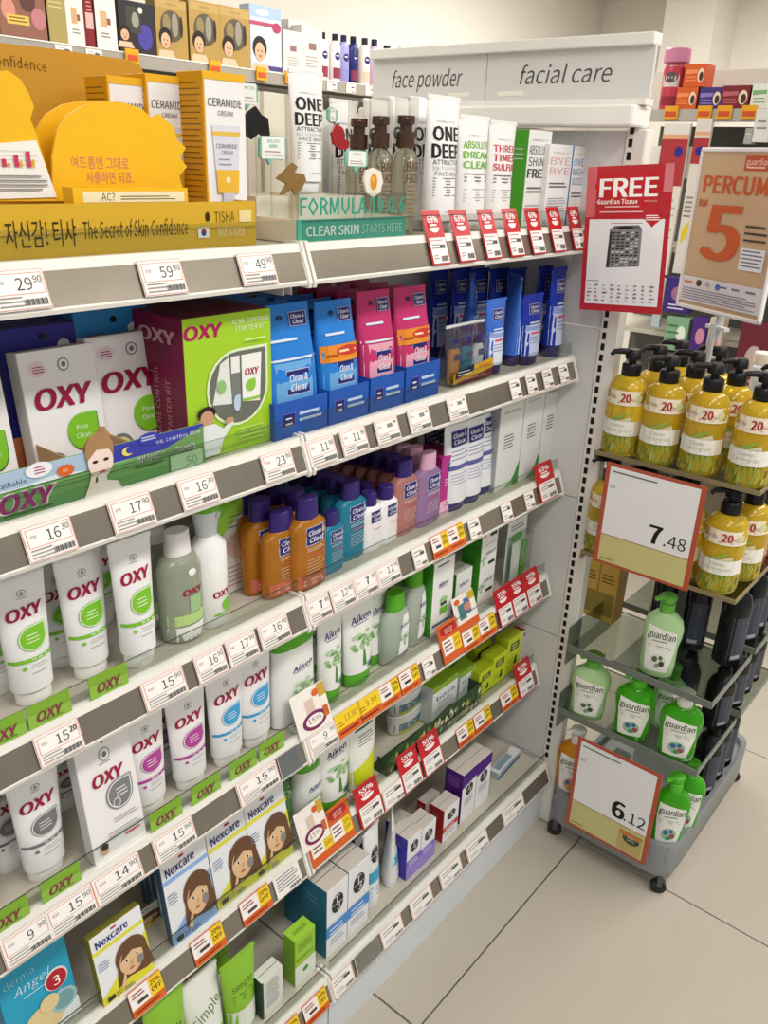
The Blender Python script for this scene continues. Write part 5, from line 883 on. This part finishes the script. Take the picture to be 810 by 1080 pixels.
item(TP, 'lotion_carton', 'tall white and deep purple carton beside the red one', 'carton', 492, 'F', .875, 812, 15); item(TP, 'lotion_carton', 'tall white and deep purple carton next to the empty deck', 'carton', 507, 'F', .875, 799, 15)
q = W(548, 818, 2, SH['F']+.02); r = inst(carton('flatc', .13, .03, .024, '#c9d3da', '#b9c3ca', '#e3e6e8', fp=[('r', -.5, 0, .5, .5, '#3f6a8a'), ('l', -.4, .4, .7, 1, .1, .1, '#7a8a98')], tp=[('r', -.4, -.3, .2, .3, '#8aa4b4'), ('l', -.4, .4, .36, 1, .1, .06, '#6a7a88')]), 'toothpaste_carton', 'slim white carton lying flat on the base deck', 'carton', (xat(535, .9, SH['F']), .91, SH['F']+.001), (0, 0, math.radians(4)))
LG = carton('limecart', .032, .032, .115, '#9ccf3a', '#86bd2c', '#a4d644', fp=[('r', -.5, 0, .5, .42, '#e9efe4'), ('l', -.35, .35, .85, 3, .06, .02, '#5f8a2a'), ('t', 'balance', 0, .55, .06, '#4a7a2a', {'fw': .8}), ('e', .0, .25, .14, .05, '#4f9a3a')], tp=[('t', 'simple', 0, 0, .3, '#3f6a1a', {'fw': .6})])
item(LG, 'serum_carton', 'lime green upright carton beside the teal cartons', 'carton', 322, 'F', .862, 985, 21)
item(carton('dkgreen', .04, .03, .1, '#e6eae4', '#24402c', '#dfe3da', fp=[('l', -.3, .3, .85, 10, .07, .02, '#6a746a'), ('r', -.5, 0, -.42, 1, '#24402c')]), 'serum_carton', 'dark green and white carton near the lime carton', 'carton', 288, 'F', .86, 1028, 22)
LT = tubeP('limet', M('#8fc63a', .35), [('t', 'simple', .0, .66, .08, '#3f6a1a', {'fw': .6}), ('l', -.3, .3, .55, 3, .04, .012, '#4f7a22'), ('r', -.46, .1, .46, .36, '#e6ece0')], M('#e9ece6', .35), .08, .055, .14, .9)
item(LT, 'face_wash_tube', 'lime green tube leaning beside the dark green carton', 'tube', 262, 'F', .865, 1016, 34)
item(LT, 'face_wash_tube', 'lime green tube at the back of the base deck', 'tube', 233, 'F', .96, 985, 40)
SW = tubeP('sachet', M('#e8ebe4', .3), [('t', 'simple', 0, .6, .12, '#4a8a2a', {'fw': .7, 'rot': 20}), ('p', [(-.46, .1), (.46, .1), (.46, .3), (-.46, .42)], '#7ab83a')], M('#7ab83a', .35), .06, .06, .13, .9)
item(SW, 'wipe_sachet', 'white and green wipes sachet beside the lime tube', 'pack', 230, 'F', .862, 1046, 40, tilt=6)
item(LT, 'face_wash_tube', 'lime green tube at the near end of the base deck', 'tube', 190, 'F', .87, 1062, 40)
ptag('F', 333, 'o', 'orange discount tag on the base rail below lime carton', wp=24); ptag('F', 303, 'o', 'orange discount tag on the base rail below dark green carton', wp=26)
ptag('F', 388, 'blank', 'clear label sleeve on the base rail below teal cartons', cat='label holder', wp=26)
for px in (361, 413, 444, 475, 503, 541): ptag('F', px, 'n', 'plain price card on the base rail', group='price cards on the base rail', wp=22)
# ================================================================ BOTTLES ON THE STAND
SZ = dict(T1=1.153, T2=.895, T3=.617, T4=.418, T5=.14)
YL = liquid('#f2cf3a', .06, .55)
def lemon():
    k = 'lemonpump'
    if k in PC: return PC[k]
    pr = [(0, .036, .036), (.004, .039, .039), (.012, .04, .04), (.125, .04, .04), (.14, .037, .037), (.152, .028, .028), (.158, .017, .017)]
    lab = [('r', -.48, .03, .48, .3, '#6a8a3a')]
    rr = random.Random(4)
    for i in range(30):
        u = rr.uniform(-.46, .42); v = rr.uniform(.04, .22); lab.append(('p', [(u, v), (u+.03, v+.06+rr.uniform(0, .05)), (u+.045, v+.06), (u+.02, v-.01)], rr.choice(['#8fae4a', '#4f7030', '#b4c46a', '#7a9a40'])))
    lab += [('r', -.48, .27, .48, .46, '#f0efe6'), ('t', 'Cosmo', -.05, .405, .045, '#5a5a50', {'fw': .34, 'sh': .2, 'b': -.003}), ('t', 'Lemongrass', -.02, .345, .045, '#8a9a3a', {'fw': .6, 'sh': .2, 'b': -.003}), ('l', -.36, .36, .295, 1, .02, .006, '#6a6a60'), ('p', [(-.3, .47), (.1, .56), (.2, .56), (-.1, .46)], '#8fae4a'), ('p', [(-.1, .46), (.25, .52), (.28, .47)], '#d9d3b4'), ('r', -.48, .66, .48, .84, '#efe6cf'), ('t', 'EXTRA', -.3, .75, .04, '#a03a3a', {'fw': .26}), ('t', '20', .06, .755, .1, '#a8232c', {'fw': .24}), ('t', '%', .23, .735, .04, '#a8232c'), ('l', -.4, .3, .69, 1, .02, .008, '#9a7a5a'), ('e', .36, .75, .07, .05, '#d3d9a8')]
    bk = M('#17181b', .35); g = G(); g.loft([(.156, .018, .018), (.158, .0195, .0195), (.178, .0195, .0195), (.181, .017, .017)], bk, 24); g.loft([(.181, .008, .008), (.19, .008, .008)], bk, 14); g.loft([(.19, .0165, .0165), (.204, .0155, .0155), (.208, .012, .012)], bk, 20); g.tube([(0, 0, .2), (-.018, -.012, .204), (-.034, -.02, .203), (-.04, -.023, .196)], [.0075, .006, .005, .004], bk, 10)
    PC[k] = bottleP(k+'b', pr, YL, None, None, lab, extra=[('pump', g, .208)]); return PC[k]
LMN = lemon()
def onst(p, name, label, cat, px, tier, x, h=None, dz=0, rz=-78, group=None, sc=1):
    z = SZ[tier]+.001+dz; y = bis(lambda q: proj((x, q, z))[0]-px, 2.0, -.5); s = (h/p.H) if h else 1
    return inst(p, name, label, cat, (x, y, z), (0, 0, math.radians(rz)), (s*sc, s*sc, s), group)
HL = .24
for px, x, lb in ((653, 1.797, 'nearest the slotted upright'), (691, 1.797, 'second from the slotted upright'), (735, 1.797, 'third from the slotted upright'), (786, 1.797, 'fourth from the slotted upright')): onst(LMN, 'soap_bottle', f'yellow pump soap bottle with black pump on top tier, {lb}', 'bottle', px, 'T1', x, HL, rz=-80+random.uniform(-12, 12), sc=.96)
for px, x in ((680, 1.892), (718, 1.892), (760, 1.892), (703, 1.986), (741, 1.986), (806, 1.892)): onst(LMN, 'soap_bottle', 'yellow pump soap bottle behind the front row of top tier', 'bottle', px, 'T1', x, HL, rz=-80+random.uniform(-20, 20), sc=.94, group='yellow soap bottles behind the front row')
onst(LMN, 'soap_bottle', 'yellow pump soap bottle beside the 7.48 board near the upright', 'bottle', 634, 'T2', 1.80, HL, sc=.96); onst(LMN, 'soap_bottle', 'yellow pump soap bottle at the outer corner of second tier', 'bottle', 754, 'T2', 1.80, HL, rz=-75)
for px, x in ((670, 1.80), (712, 1.80)): onst(LMN, 'soap_bottle', 'yellow pump soap bottle hidden behind the 7.48 board', 'bottle', px, 'T2', x, HL, group='yellow soap bottles behind the price board')
onst(LMN, 'soap_bottle', 'yellow pump soap bottle behind the outer corner of second tier', 'bottle', 778, 'T2', 1.9, HL)
def soapP(key, body, cap, lab, liq=True):
    if key in PC: return PC[key]
    pr = [(0, .03, .018), (.004, .034, .021), (.03, .036, .0225), (.075, .036, .0225), (.095, .04, .024), (.115, .041, .024), (.135, .036, .022), (.148, .022, .018), (.152, .014, .014)]
    fp = [('p', [(-.3, .1), (.26, .1), (.38, .5), (.36, .74), (-.36, .82), (-.38, .6)], '#eef0ea'), ('t', 'guardian', .0, .68, .1, '#3a3f3a', {'fw': .68, 'rot': -4, 'b': .02}), ('l', -.2, .2, .58, 1, .03, .016, '#6a8a5a'), ('l', -.28, .26, .5, 2, .035, .012, '#7aa86a'), ('e', -.0, .27, .2, .11, lab[0]), ('e', -.08, .3, .07, .045, lab[1]), ('e', .1, .24, .07, .045, lab[2]), ('e', .0, .2, .06, .04, lab[3]), ('e', .06, .33, .05, .035, lab[1])]
    c = M(cap, .35); g = G(); g.loft(cyl(.151, .172, .0155), c, 22); g.loft([(.172, .012, .012), (.178, .016, .016), (.188, .017, .016), (.192, .013, .012)], c, 20); g.tube([(0, 0, .185), (-.014, -.012, .187), (-.026, -.02, .183)], [.008, .0065, .0045], c, 10)
    PC[key] = bottleP(key, pr, body, None, None, fp, 2.4, extra=[('pump', g, .192)]); return PC[key]
SPG = soapP('soappale', M('#b9e0a4', .22, 0, .1), '#6cb848', ['#dfe6d8', '#5a6a4a', '#3f4a3a', '#8a9a7a']); SGN = soapP('soapgreen', liquid('#4cc220', .08, .4), '#5cc830', ['#9ac0a0', '#3a6aa0', '#a04a5a', '#3a9a5a']); SGW = soapP('soapgreenw', liquid('#4cc220', .08, .4), '#ecece8', ['#9ac0a0', '#3a6aa0', '#a04a5a', '#3a9a5a']); SOR = soapP('soaporange', liquid('#e59a24', .08, .4), '#ecece8', ['#d9a07a', '#3a6aa0', '#a04a3a', '#c9a03a'])
onst(SPG, 'hand_soap', 'pale green hand soap alone on the third tier', 'bottle', 691, 'T3', 1.80, .22, rz=-72)
onst(SPG, 'hand_soap', 'pale green hand soap nearest the upright on the fourth tier', 'bottle', 618, 'T4', 1.79, .192, rz=-72, sc=1.24)
onst(SGN, 'hand_soap', 'bright green hand soap with green pump on the fourth tier', 'bottle', 664, 'T4', 1.79, .192, rz=-72, sc=1.24)
onst(SGW, 'hand_soap', 'bright green hand soap with white pump on the fourth tier', 'bottle', 711, 'T4', 1.79, .192, rz=-72, sc=1.24)
onst(SPG, 'hand_soap', 'pale green hand soap in the second row of fourth tier', 'bottle', 700, 'T4', 1.885, .19, rz=-72)
onst(SOR, 'hand_soap', 'orange hand soap with white pump on the base tray', 'bottle', 601, 'T5', 1.80, .22, rz=-72, sc=1.05)
onst(SGN, 'hand_soap', 'bright green hand soap on the base beside the 6.12 board', 'bottle', 700, 'T5', 1.80, .22, rz=-60); onst(SGN, 'hand_soap', 'bright green hand soap on the base behind another', 'bottle', 716, 'T5', 1.88, .22, rz=-60)
onst(SGN, 'hand_soap', 'bright green hand soap hidden behind the 6.12 board', 'bottle', 650, 'T5', 1.80, .178, rz=-72)
# orange body oil and dark bottles behind
DK = bottleP('darkb', [(0, .027, .024), (.004, .031, .028), (.15, .031, .028), (.172, .024, .022), (.18, .013, .013)], M('#17181c', .12), [(.179, .016, .016), (.182, .017, .017), (.2, .016, .016), (.212, .011, .011)], M('#0c0c0e', .3), [('r', -.42, .1, .42, .7, '#3c4250'), ('l', -.3, .3, .62, 10, .045, .015, '#6a7080'), ('r', -.3, .12, .1, .17, '#a8aab0')], 2.8)
for t_, xs, n_, sz in (('T3', ((1.975, .465), (2.11, .468), (2.19, .47), (2.27, .472)), 'third', 1.12), ('T4', ((1.985, .462), (2.11, .465), (2.19, .468), (2.27, .47)), 'fourth', .85), ('T5', ((2.06, .475), (2.14, .478), (2.22, .48)), 'base', 1.12)):
    for x, y in xs: inst(DK, 'shampoo_bottle', f'dark glossy bottle with grey label on the {n_} tier side', 'bottle', (x, y, SZ[t_]+.001), (0, 0, math.radians(-25)), (1.08, 1.08, sz), f'dark bottles on the {n_} tier')
for x, y, t_ in ((1.985, .56, 'T3'), (1.985, .65, 'T3'), (1.985, .55, 'T4'), (1.985, .64, 'T4')): inst(DK, 'shampoo_bottle', 'dark glossy bottle at the rear inside the clear tiers', 'bottle', (x, y, SZ[t_]+.001), (0, 0, math.radians(-60)), (1, 1, .85 if t_ == 'T4' else 1.1), 'dark bottles inside the tiers')
RD = bottleP('redb', [(0, .03, .028), (.004, .033, .03), (.13, .033, .03), (.15, .02, .02)], liquid('#a8441c', .1, .3), cyl(.15, .19, .016), M('#2a1c18', .35), [('r', -.42, .2, .42, .6, '#d8a27a'), ('l', -.3, .3, .5, 4, .06, .02, '#7a3a1a')], 2.6)
for x, y in ((1.985, .465), (2.11, .465), (2.19, .468)): inst(RD, 'body_oil_bottle', 'reddish brown bottle on the second tier side', 'bottle', (x, y, SZ['T2']+.001), (0, 0, math.radians(-40)), (1, 1, 1), 'red brown bottles on second tier')
WB = bottleP('whitepump', [(0, .025, .025), (.16, .025, .025), (.165, .018, .018)], M('#c9d2dc', .3), [(.165, .02, .02), (.17, .028, .022), (.188, .028, .022), (.19, .026, .02)], M('#e9e2dc', .35), [('r', -.3, .2, .3, .8, '#b5c0cc')], 4)
inst(WB, 'lotion_bottle', 'pale bottle with square white cap behind yellow soaps', 'bottle', (2.12, .56, SZ['T1']+.001), (0, 0, math.radians(-80)), (1, 1, 1.15))
OC = carton('tallbox', .055, .055, .16, '#c9a24a', '#a97f30', '#b9923c', fp=[('r', -.4, .1, .4, .5, '#8a7a3a'), ('l', -.3, .3, .8, 3, .06, .02, '#5a4a1a')])
for px in (622, 640): onst(OC, 'shampoo_carton', 'golden brown bottle carton at the inner end of third tier', 'carton', px, 'T3', 1.97, .17, rz=-90, group='golden cartons on the third tier')
# ================================================================ BACKGROUND WALL SHELF
UY, UZ = 3.0, 2.098
r = obj('wall_shelf', None, None, (1.2, UY, UZ)); tag(r, 'high wall shelf with a grey metal price rail along the back wall', 'shelf')
g = G(); g.box(0, 4.6, .01, .4, -.02, 0, STEEL); obj('shelf_board', g.mesh('b'), r)
g = G(); g.box(0, 4.6, -.012, .01, -.045, .003, M('#a9a49a', .3, .4)); obj('price_rail', g.mesh('b'), r)
g = G(); g.box(0, 4.6, -.014, .0, .0, .004, WSTEEL); obj('front_lip', g.mesh('b'), r)
r = obj('wall_cabinet', None, None, (1.2, 3.06, 0)); tag(r, 'white panelled wall cabinet front below the high wall shelf', 'cabinet')
for k in range(5): g = G(); g.box(0, .91, 0, .3, .1, 1.98, M('#e6e2da', .5), bev=.004); obj('panel', g.mesh('p'), r, (k*.92, 0, 0))
def lady(u, v, s): return [('e', u, v+.06*s, .2*s, .16*s, '#241a18'), ('e', u, v, .14*s, .13*s, '#d9a98a'), ('p', [(u-.26*s, v-.3*s), (u-.2*s, v-.16*s), (u+.2*s, v-.16*s), (u+.3*s, v-.3*s)], '#e0b597'), ('e', u-.05*s, v+.01*s, .02*s, .012*s, '#2a1a16'), ('e', u+.05*s, v+.01*s, .02*s, .012*s, '#2a1a16'), ('e', u, v-.06*s, .04*s, .015*s, '#b04a4a')]
GB = carton('goldgift', .13, .05, .18, '#a98a4a', '#7a6230', '#b89a58', fp=[('r', -.46, .84, .46, .97, '#b5975a'), ('t', 'collection', 0, .91, .04, '#6a5220'), ('e', .0, .55, .36, .26, '#57503f'), ('e', .1, .58, .1, .2, '#8f8a7c'), ('e', -.16, .6, .12, .14, '#8a7a54'), ('e', .3, .56, .05, .18, '#2c261c')]+lady(-.22, .3, 1.0))
def ug(p, name, lb, px, ty, wp, cat='gift box', grp=None, y=3.02, **k): item(p, name, lb, cat, px, UZ+.003, y, ty, wp, group=grp, **k)
for px, ty, lb in ((183, -1, 'beside the dark perfume set'), (218, 2, 'between its twins'), (249, 8, 'beside the blue and white set')): ug(GB, 'gift_set', 'gold gift box with oval window and portrait, '+lb, px, ty, 33)
ug(carton('floral', .16, .05, .15, '#8a5f4e', '#6a4a3a', '#8a6a4a', fp=[('e', -.3, .5, .14, .2, '#c98a7a'), ('e', .1, .7, .16, .2, '#5a3a34'), ('e', .3, .4, .15, .2, '#b5787a'), ('r', -.35, .25, .1, .42, '#d3b45a'), ('l', -.3, .05, .36, 2, .06, .02, '#6a4a2a'), ('e', -.1, .85, .1, .1, '#d9a99a')]), 'gift_set', 'brown floral gift box at the near end of wall shelf', 28, -18, 52)
ug(carton('tan', .07, .05, .16, '#a3935a', '#8a7a44', '#a3935a', fp=[('l', -.3, .3, .8, 3, .08, .02, '#d0c490')]), 'gift_set', 'tan gift box beside a white die-cut card', 62, -14, 22)
CUTC = carton('diecut', .09, .03, .18, '#e3ddd6', '#cfc8c0', '#e3ddd6', fp=[('r', -.2, .35, .1, .6, '#c9a27a'), ('r', .1, .4, .25, .5, '#8a5a44'), ('l', -.2, .2, .25, 2, .05, .02, '#8a8078')])
ug(CUTC, 'gift_set', 'white gift card box with small bottles pictured', 82, -20, 20); ug(CUTC, 'gift_set', 'white gift card box beside the dark perfume set', 113, -16, 24)
ug(carton('maroon', .05, .05, .17, '#7a1c26', '#5a141c', '#7a1c26', fp=[('r', -.3, .3, .3, .55, '#c9a9a4'), ('l', -.2, .2, .7, 3, .06, .02, '#c98a80')]), 'gift_set', 'maroon bottle box between two white gift boxes', 97, -18, 13)
ug(carton('darkp', .16, .05, .16, '#2c2a2e', '#1c1a1e', '#4a3aa0', fp=[('e', .2, .35, .2, .25, '#4a3f96'), ('r', -.3, .4, .1, .9, '#3f4038'), ('e', -.05, .65, .1, .15, '#8f9286'), ('e', .1, .85, .06, .06, '#e0dcc8')]+lady(-.36, .35, .8)), 'perfume_set', 'dark perfume set with portrait and purple disc', 147, 2, 38)
ug(carton('bluew', .15, .05, .2, '#c3ccd8', '#9aa8ba', '#a9bcd6', fp=[('r', -.5, .82, .5, 1, '#9fb6d8'), ('e', -.1, .9, .2, .05, '#d9e4f2'), ('r', -.5, .7, .4, .76, '#a84a6a'), ('e', .34, .7, .14, .08, '#a8345a'), ('e', .1, .55, .14, .1, '#e3e8ee'), ('e', -.15, .5, .1, .16, '#e8ecf2'), ('r', -.1, .03, .5, .1, '#4a3a7a')]+lady(-.2, .3, 1.1)), 'gift_set', 'tall blue and white gift box with portrait', 281, 7, 33)
WBX = carton('whitebx', .1, .05, .15, '#d6d0ce', '#c0bab8', '#dcd8d6', fp=[('r', -.15, .55, .2, .68, '#8a6a6a'), ('l', -.3, .3, .4, 4, .06, .015, '#9a9290')])
ug(WBX, 'skin_care_box', 'short whitish carton beside the blue and white gift box', 309, 33, 19); ug(WBX, 'skin_care_box', 'wide whitish carton beside the lotion bottles', 329, 28, 22); ug(WBX, 'skin_care_box', 'whitish carton standing behind two others', 316, 22, 22, y=3.1)
def lotion(key, c, c2, cap): return bottleP(key, [(0, .03, .02), (.005, .034, .023), (.16, .034, .023), (.18, .022, .018), (.185, .013, .013)], M(c, .3), cyl(.185, .215, .016), M(cap, .35), [('e', .0, .62, .3, .1, '#232a6a'), ('l', -.18, .18, .62, 1, .03, .03, '#e9ecf4'), ('r', -.42, .08, .42, .34, c2)], 2.6)
for px, c, c2, cap, lb in ((343, '#e6e0e2', '#8a3040', '#1c1c30', 'white lotion bottle with maroon band, beside whitish carton'), (356, '#e3dcde', '#8a3040', '#1c1c30', 'white lotion bottle with maroon band, beside lilac bottle'), (365, '#9a98cc', '#8a88c0', '#22224a', 'lilac lotion bottle with dark cap'), (375, '#23286a', '#7a2a4a', '#16182e', 'navy lotion bottle with dark cap'), (387, '#e9ddd4', '#d9b9a4', '#22202a', 'cream lotion bottle with dark cap'), (397, '#c9a4c4', '#b58ab0', '#22204a', 'pink lotion bottle with dark cap')): ug(lotion('lot'+c+str(px), c, c2, cap), 'lotion_bottle', lb+' on the wall shelf', px, 34+(px-343)*.14, 9, 'bottle')
for k, px in enumerate((410, 424)): ug(lotion('lotx', '#3a3a44', '#8a8a90', '#16182e'), 'lotion_bottle', 'dark lotion bottle on the wall shelf beyond header sign', px, 48+k*2, 12, 'bottle', 'dark bottles beyond the header')
g = G(); g.box(-.028, .028, -.004, .004, 0, .05, M('#e0a020', .4)); g.box(-.022, .022, -.006, -.004, .012, .03, '#c4502a'); ym = g.mesh('y')
for px in (140, 227, 276, 306):
    o = obj('shelf_clip', ym, None, (xat(px, UY-.02, UZ-.04), UY-.02, UZ-.035)); tag(o, 'small yellow price clip on the high wall shelf rail', 'shelf clip', 'yellow clips on the wall shelf')
for px in (68, 100, 310, 330, 350, 370, 390): 
    p = card('n'); inst(p, 'price_tag', 'small white price card on the high wall shelf rail', 'price tag', (xat(px, UY-.014, UZ-.04), UY-.014, UZ-.042), (0, 0, 0), (1.6, 1, .9), 'price cards on the wall shelf')
# ================================================================ FAR SHELVES TO THE RIGHT
TX = 3.6; TZ = 1.992
r = obj('far_shelf', None, None, (TX, .2, TZ)); tag(r, 'far upper shelf with boxed teas and a metal price rail', 'shelf')
g = G(); g.box(.01, .4, 0, 1.5, -.02, 0, STEEL); obj('shelf_board', g.mesh('b'), r)
g = G(); g.box(-.01, .012, 0, 1.5, -.04, .004, M('#b9b5ae', .3, .4)); obj('price_rail', g.mesh('b'), r)
g = G(); g.box(.3, .42, 0, 1.6, -.02, .17, M('#d3cec6', .5)); obj('back_panel', g.mesh('b'), r)
r = obj('far_shelving', None, None, (TX, .2, 0)); tag(r, 'far shelving unit with dark recess and lettered white header', 'shelving unit')
g = G(); g.box(.36, .42, 0, 1.5, 0, 1.95, M('#5f605c', .6)); obj('back_panel', g.mesh('b'), r)
g = G(); g.box(.0, .02, 0, 1.5, 1.74, 1.86, M('#e0ddd8', .4)); hd = obj('header', g.mesh('b'), r)
obj('lettering', prints([('t', 'foot care', 0, 0, .055, '#8a8682', {'b': -.004, 'sh': .2})], 1, 1, lambda u, v, o: (-o, 1.02-u, 1.8+v)).mesh('p'), hd)
for z_ in (.3, .7, 1.1, 1.45): g = G(); g.box(.0, .36, 0, 1.5, z_, z_+.02, STEEL); obj('shelf_board', g.mesh('b'), r)
def far(p, name, lb, px, py, ty, wpx, cat='box', grp=None, z=None, X=TX+.02):
    zz = TZ+.003 if z is None else z; y = bis(lambda q: proj((X, q, zz))[0]-px, 3, -.5); h = bis(lambda q: ty-proj((X, y, zz+q))[1], .002, 1); ww = abs(bis(lambda q: proj((X, y-q/2, zz))[0]-proj((X, y+q/2, zz))[0]-wpx, .002, 1.5))
    return inst(p, name, lb, cat, (X+p.D/2, y, zz), (0, 0, math.radians(-90)), (ww/p.W, 1, h/p.H), grp), h
def tea(key, c, c2, c3): return carton(key, .14, .09, .08, c, c2, c2, fp=[('p', [(-.45, .55), (.1, .6), (.1, .75), (-.45, .75)], c3), ('l', -.4, .1, .4, 2, .14, .05, c3), ('e', .28, .5, .16, .3, '#e3d3b8'), ('e', .3, .45, .1, .2, '#4a2a1c')])
O1 = tea('teao', '#d05a24', '#c04a1c', '#e98a54')
b1, hh = far(O1, 'tea_box', 'orange boxed tea, bottom of the stack beside bottle', 722, 0, 92, 22)
inst(O1, 'tea_box', 'orange boxed tea, top of the stack beside bottle', 'box', (b1.location.x, b1.location.y-.02, b1.location.z+hh+.001), b1.rotation_euler, tuple(b1.scale))
far(tea('teap', '#3f2f78', '#30245c', '#8a7ac0'), 'tea_box', 'purple boxed tea between orange and maroon boxes', 747, 0, 92, 24); far(tea('team', '#7a1f2c', '#601620', '#b5606a'), 'tea_box', 'maroon boxed tea beside the purple box', 773, 0, 90, 29)
far(tea('teag', '#e0e3dc', '#4a8a44', '#7fae74'), 'tea_box', 'white and green boxed tea beside the maroon box', 803, 0, 88, 27)
far(bottleP('pinkcap', [(0, .035, .035), (.005, .04, .04), (.15, .04, .04), (.17, .034, .034)], M('#b5354a', .35), [(.17, .036, .036), (.175, .046, .046), (.22, .045, .045), (.225, .04, .04)], M('#c07a9a', .4), [('r', -.48, .5, .48, .95, '#cfc9c4'), ('e', .0, .7, .3, .12, '#5a4a50'), ('r', -.48, .1, .48, .3, '#8a2438')]), 'supplement_bottle', 'red bottle with wide mauve cap on the far shelf', 702, 0, 50, 23, 'bottle', X=TX-.0+.02)
for px in (707, 742, 763, 789): 
    y = bis(lambda q: proj((TX-.015, q, TZ-.03))[0]-px, 3, -.5); o = obj('shelf_clip', ym, None, (TX-.016, y, TZ-.035), (0, 0, math.radians(-90))); tag(o, 'small yellow price clip on the far upper shelf', 'shelf clip', 'yellow clips on the far shelf')
# end-cap goods right of the upright
def panelgoods(x, px0, px1, py0, py1, c, name, lb, cat, sh, th=.02):
    x = 3.598-th; pm = (py0+py1)/2; pc = (px0+px1)/2; a = W(px0, pm, 0, x); b = W(px1, pm, 0, x); wd = abs(a.y-b.y); zc = W(pc, py1, 0, x).z; hh = W(pc, py0, 0, x).z-zc
    r = obj(name, None, None, (x, (a.y+b.y)/2, zc), (0, 0, math.radians(-90))); tag(r, lb, cat); g = G(); g.box(-wd/2, wd/2, 0, th, 0, hh, c, bev=.001); obj('panel', g.mesh('b'), r)
    if sh: obj('print', prints(sh, wd, hh, lambda u, v, o: (u, -o, v)).mesh('p'), r)
panelgoods(3.575, 689, 716, 130, 290, M('#dcd6cf', .5), 'display_card', 'pale display card with red header and navy dot behind the poster', 'display card', [('r', -.5, .6, .5, .9, '#a8343a'), ('e', .2, .82, .16, .035, '#2a2a80'), ('r', -.5, .9, .5, .93, '#d9a27a'), ('l', -.4, .4, .5, 6, .05, .012, '#b5aea6')])
panelgoods(3.575, 722, 738, 125, 290, M('#d6cfc8', .5), 'display_card', 'narrow pale display card with navy dot beyond the first card', 'display card', [('r', -.5, .72, .5, .88, '#a8343a'), ('e', .0, .8, .3, .03, '#2a2a80'), ('r', -.5, .9, .5, .92, '#d9a27a'), ('p', [(-.3, .2), (.4, .3), (.4, .4), (-.3, .3)], '#d9c22a'), ('l', -.4, .4, .5, 5, .03, .012, '#8a847c')])
panelgoods(3.575, 742, 775, 230, 290, M('#7f807a', .6), 'hosiery_pack', 'dark hanging packs with yellow flecks on the far unit', 'pack', [('e', -.1, .4, .2, .16, '#c9b52a'), ('e', .2, .7, .1, .12, '#2a2a2a'), ('e', -.3, .75, .1, .14, '#b5a42a'), ('e', .3, .3, .1, .12, '#d9c85a')])
panelgoods(3.575, 701, 728, 293, 330, M('#3f2a78', .4), 'hosiery_box', 'violet boxed pack behind the poster edge', 'box', [('e', .0, .55, .25, .2, '#9a6a8a'), ('l', -.3, .3, .2, 2, .1, .04, '#d9d0e8')], .06)
panelgoods(3.575, 690, 699, 293, 345, M('#b9c9d2', .3), 'display_card', 'pale blue narrow card beside the violet box', 'display card', [('l', -.3, .3, .8, 4, .1, .02, '#e6eef2')])
panelgoods(3.575, 701, 725, 334, 370, M('#7fa886', .5), 'wipes_pack', 'green and white wipes pack below the violet box', 'pack', [('e', .2, .5, .2, .25, '#e3ece2'), ('l', -.4, .1, .7, 3, .2, .06, '#3f7a4a')], .06)
panelgoods(3.575, 728, 744, 335, 378, M('#4a2a7a', .4), 'wipes_pack', 'violet pack beside the green wipes pack', 'pack', [('e', .1, .55, .3, .2, '#c98aa0')], .06)
panelgoods(3.575, 745, 760, 335, 385, M('#c9b8a8', .5), 'wipes_pack', 'beige pack beside the violet pack', 'pack', [('e', .0, .55, .3, .2, '#c9785a')], .06)
panelgoods(3.575, 775, 812, 340, 420, M('#6a2434', .5), 'wipes_pack', 'maroon packs behind the outer yellow soap', 'pack', [('e', .0, .5, .25, .2, '#b9a9a4'), ('l', -.4, .4, .2, 2, .1, .04, '#c98a90')], .06)
panelgoods(3.575, 690, 725, 372, 430, M('#5a4a44', .6), 'wipes_pack', 'brown packs low on the far unit', 'pack', [('e', .0, .5, .25, .2, '#8a6a5a')], .06)
panelgoods(3.575, 795, 812, 115, 150, M('#d6d6d2', .4), 'boxed_goods', 'pale box under the far upper shelf', 'box', [('l', -.3, .3, .6, 2, .2, .06, '#8a8a86')], .05)
panelgoods(3.575, 785, 794, 135, 152, M('#9aa09a', .4), 'boxed_goods', 'grey green box under the far upper shelf', 'box', [('l', -.3, .3, .6, 2, .2, .06, '#e0e3e0')], .05)
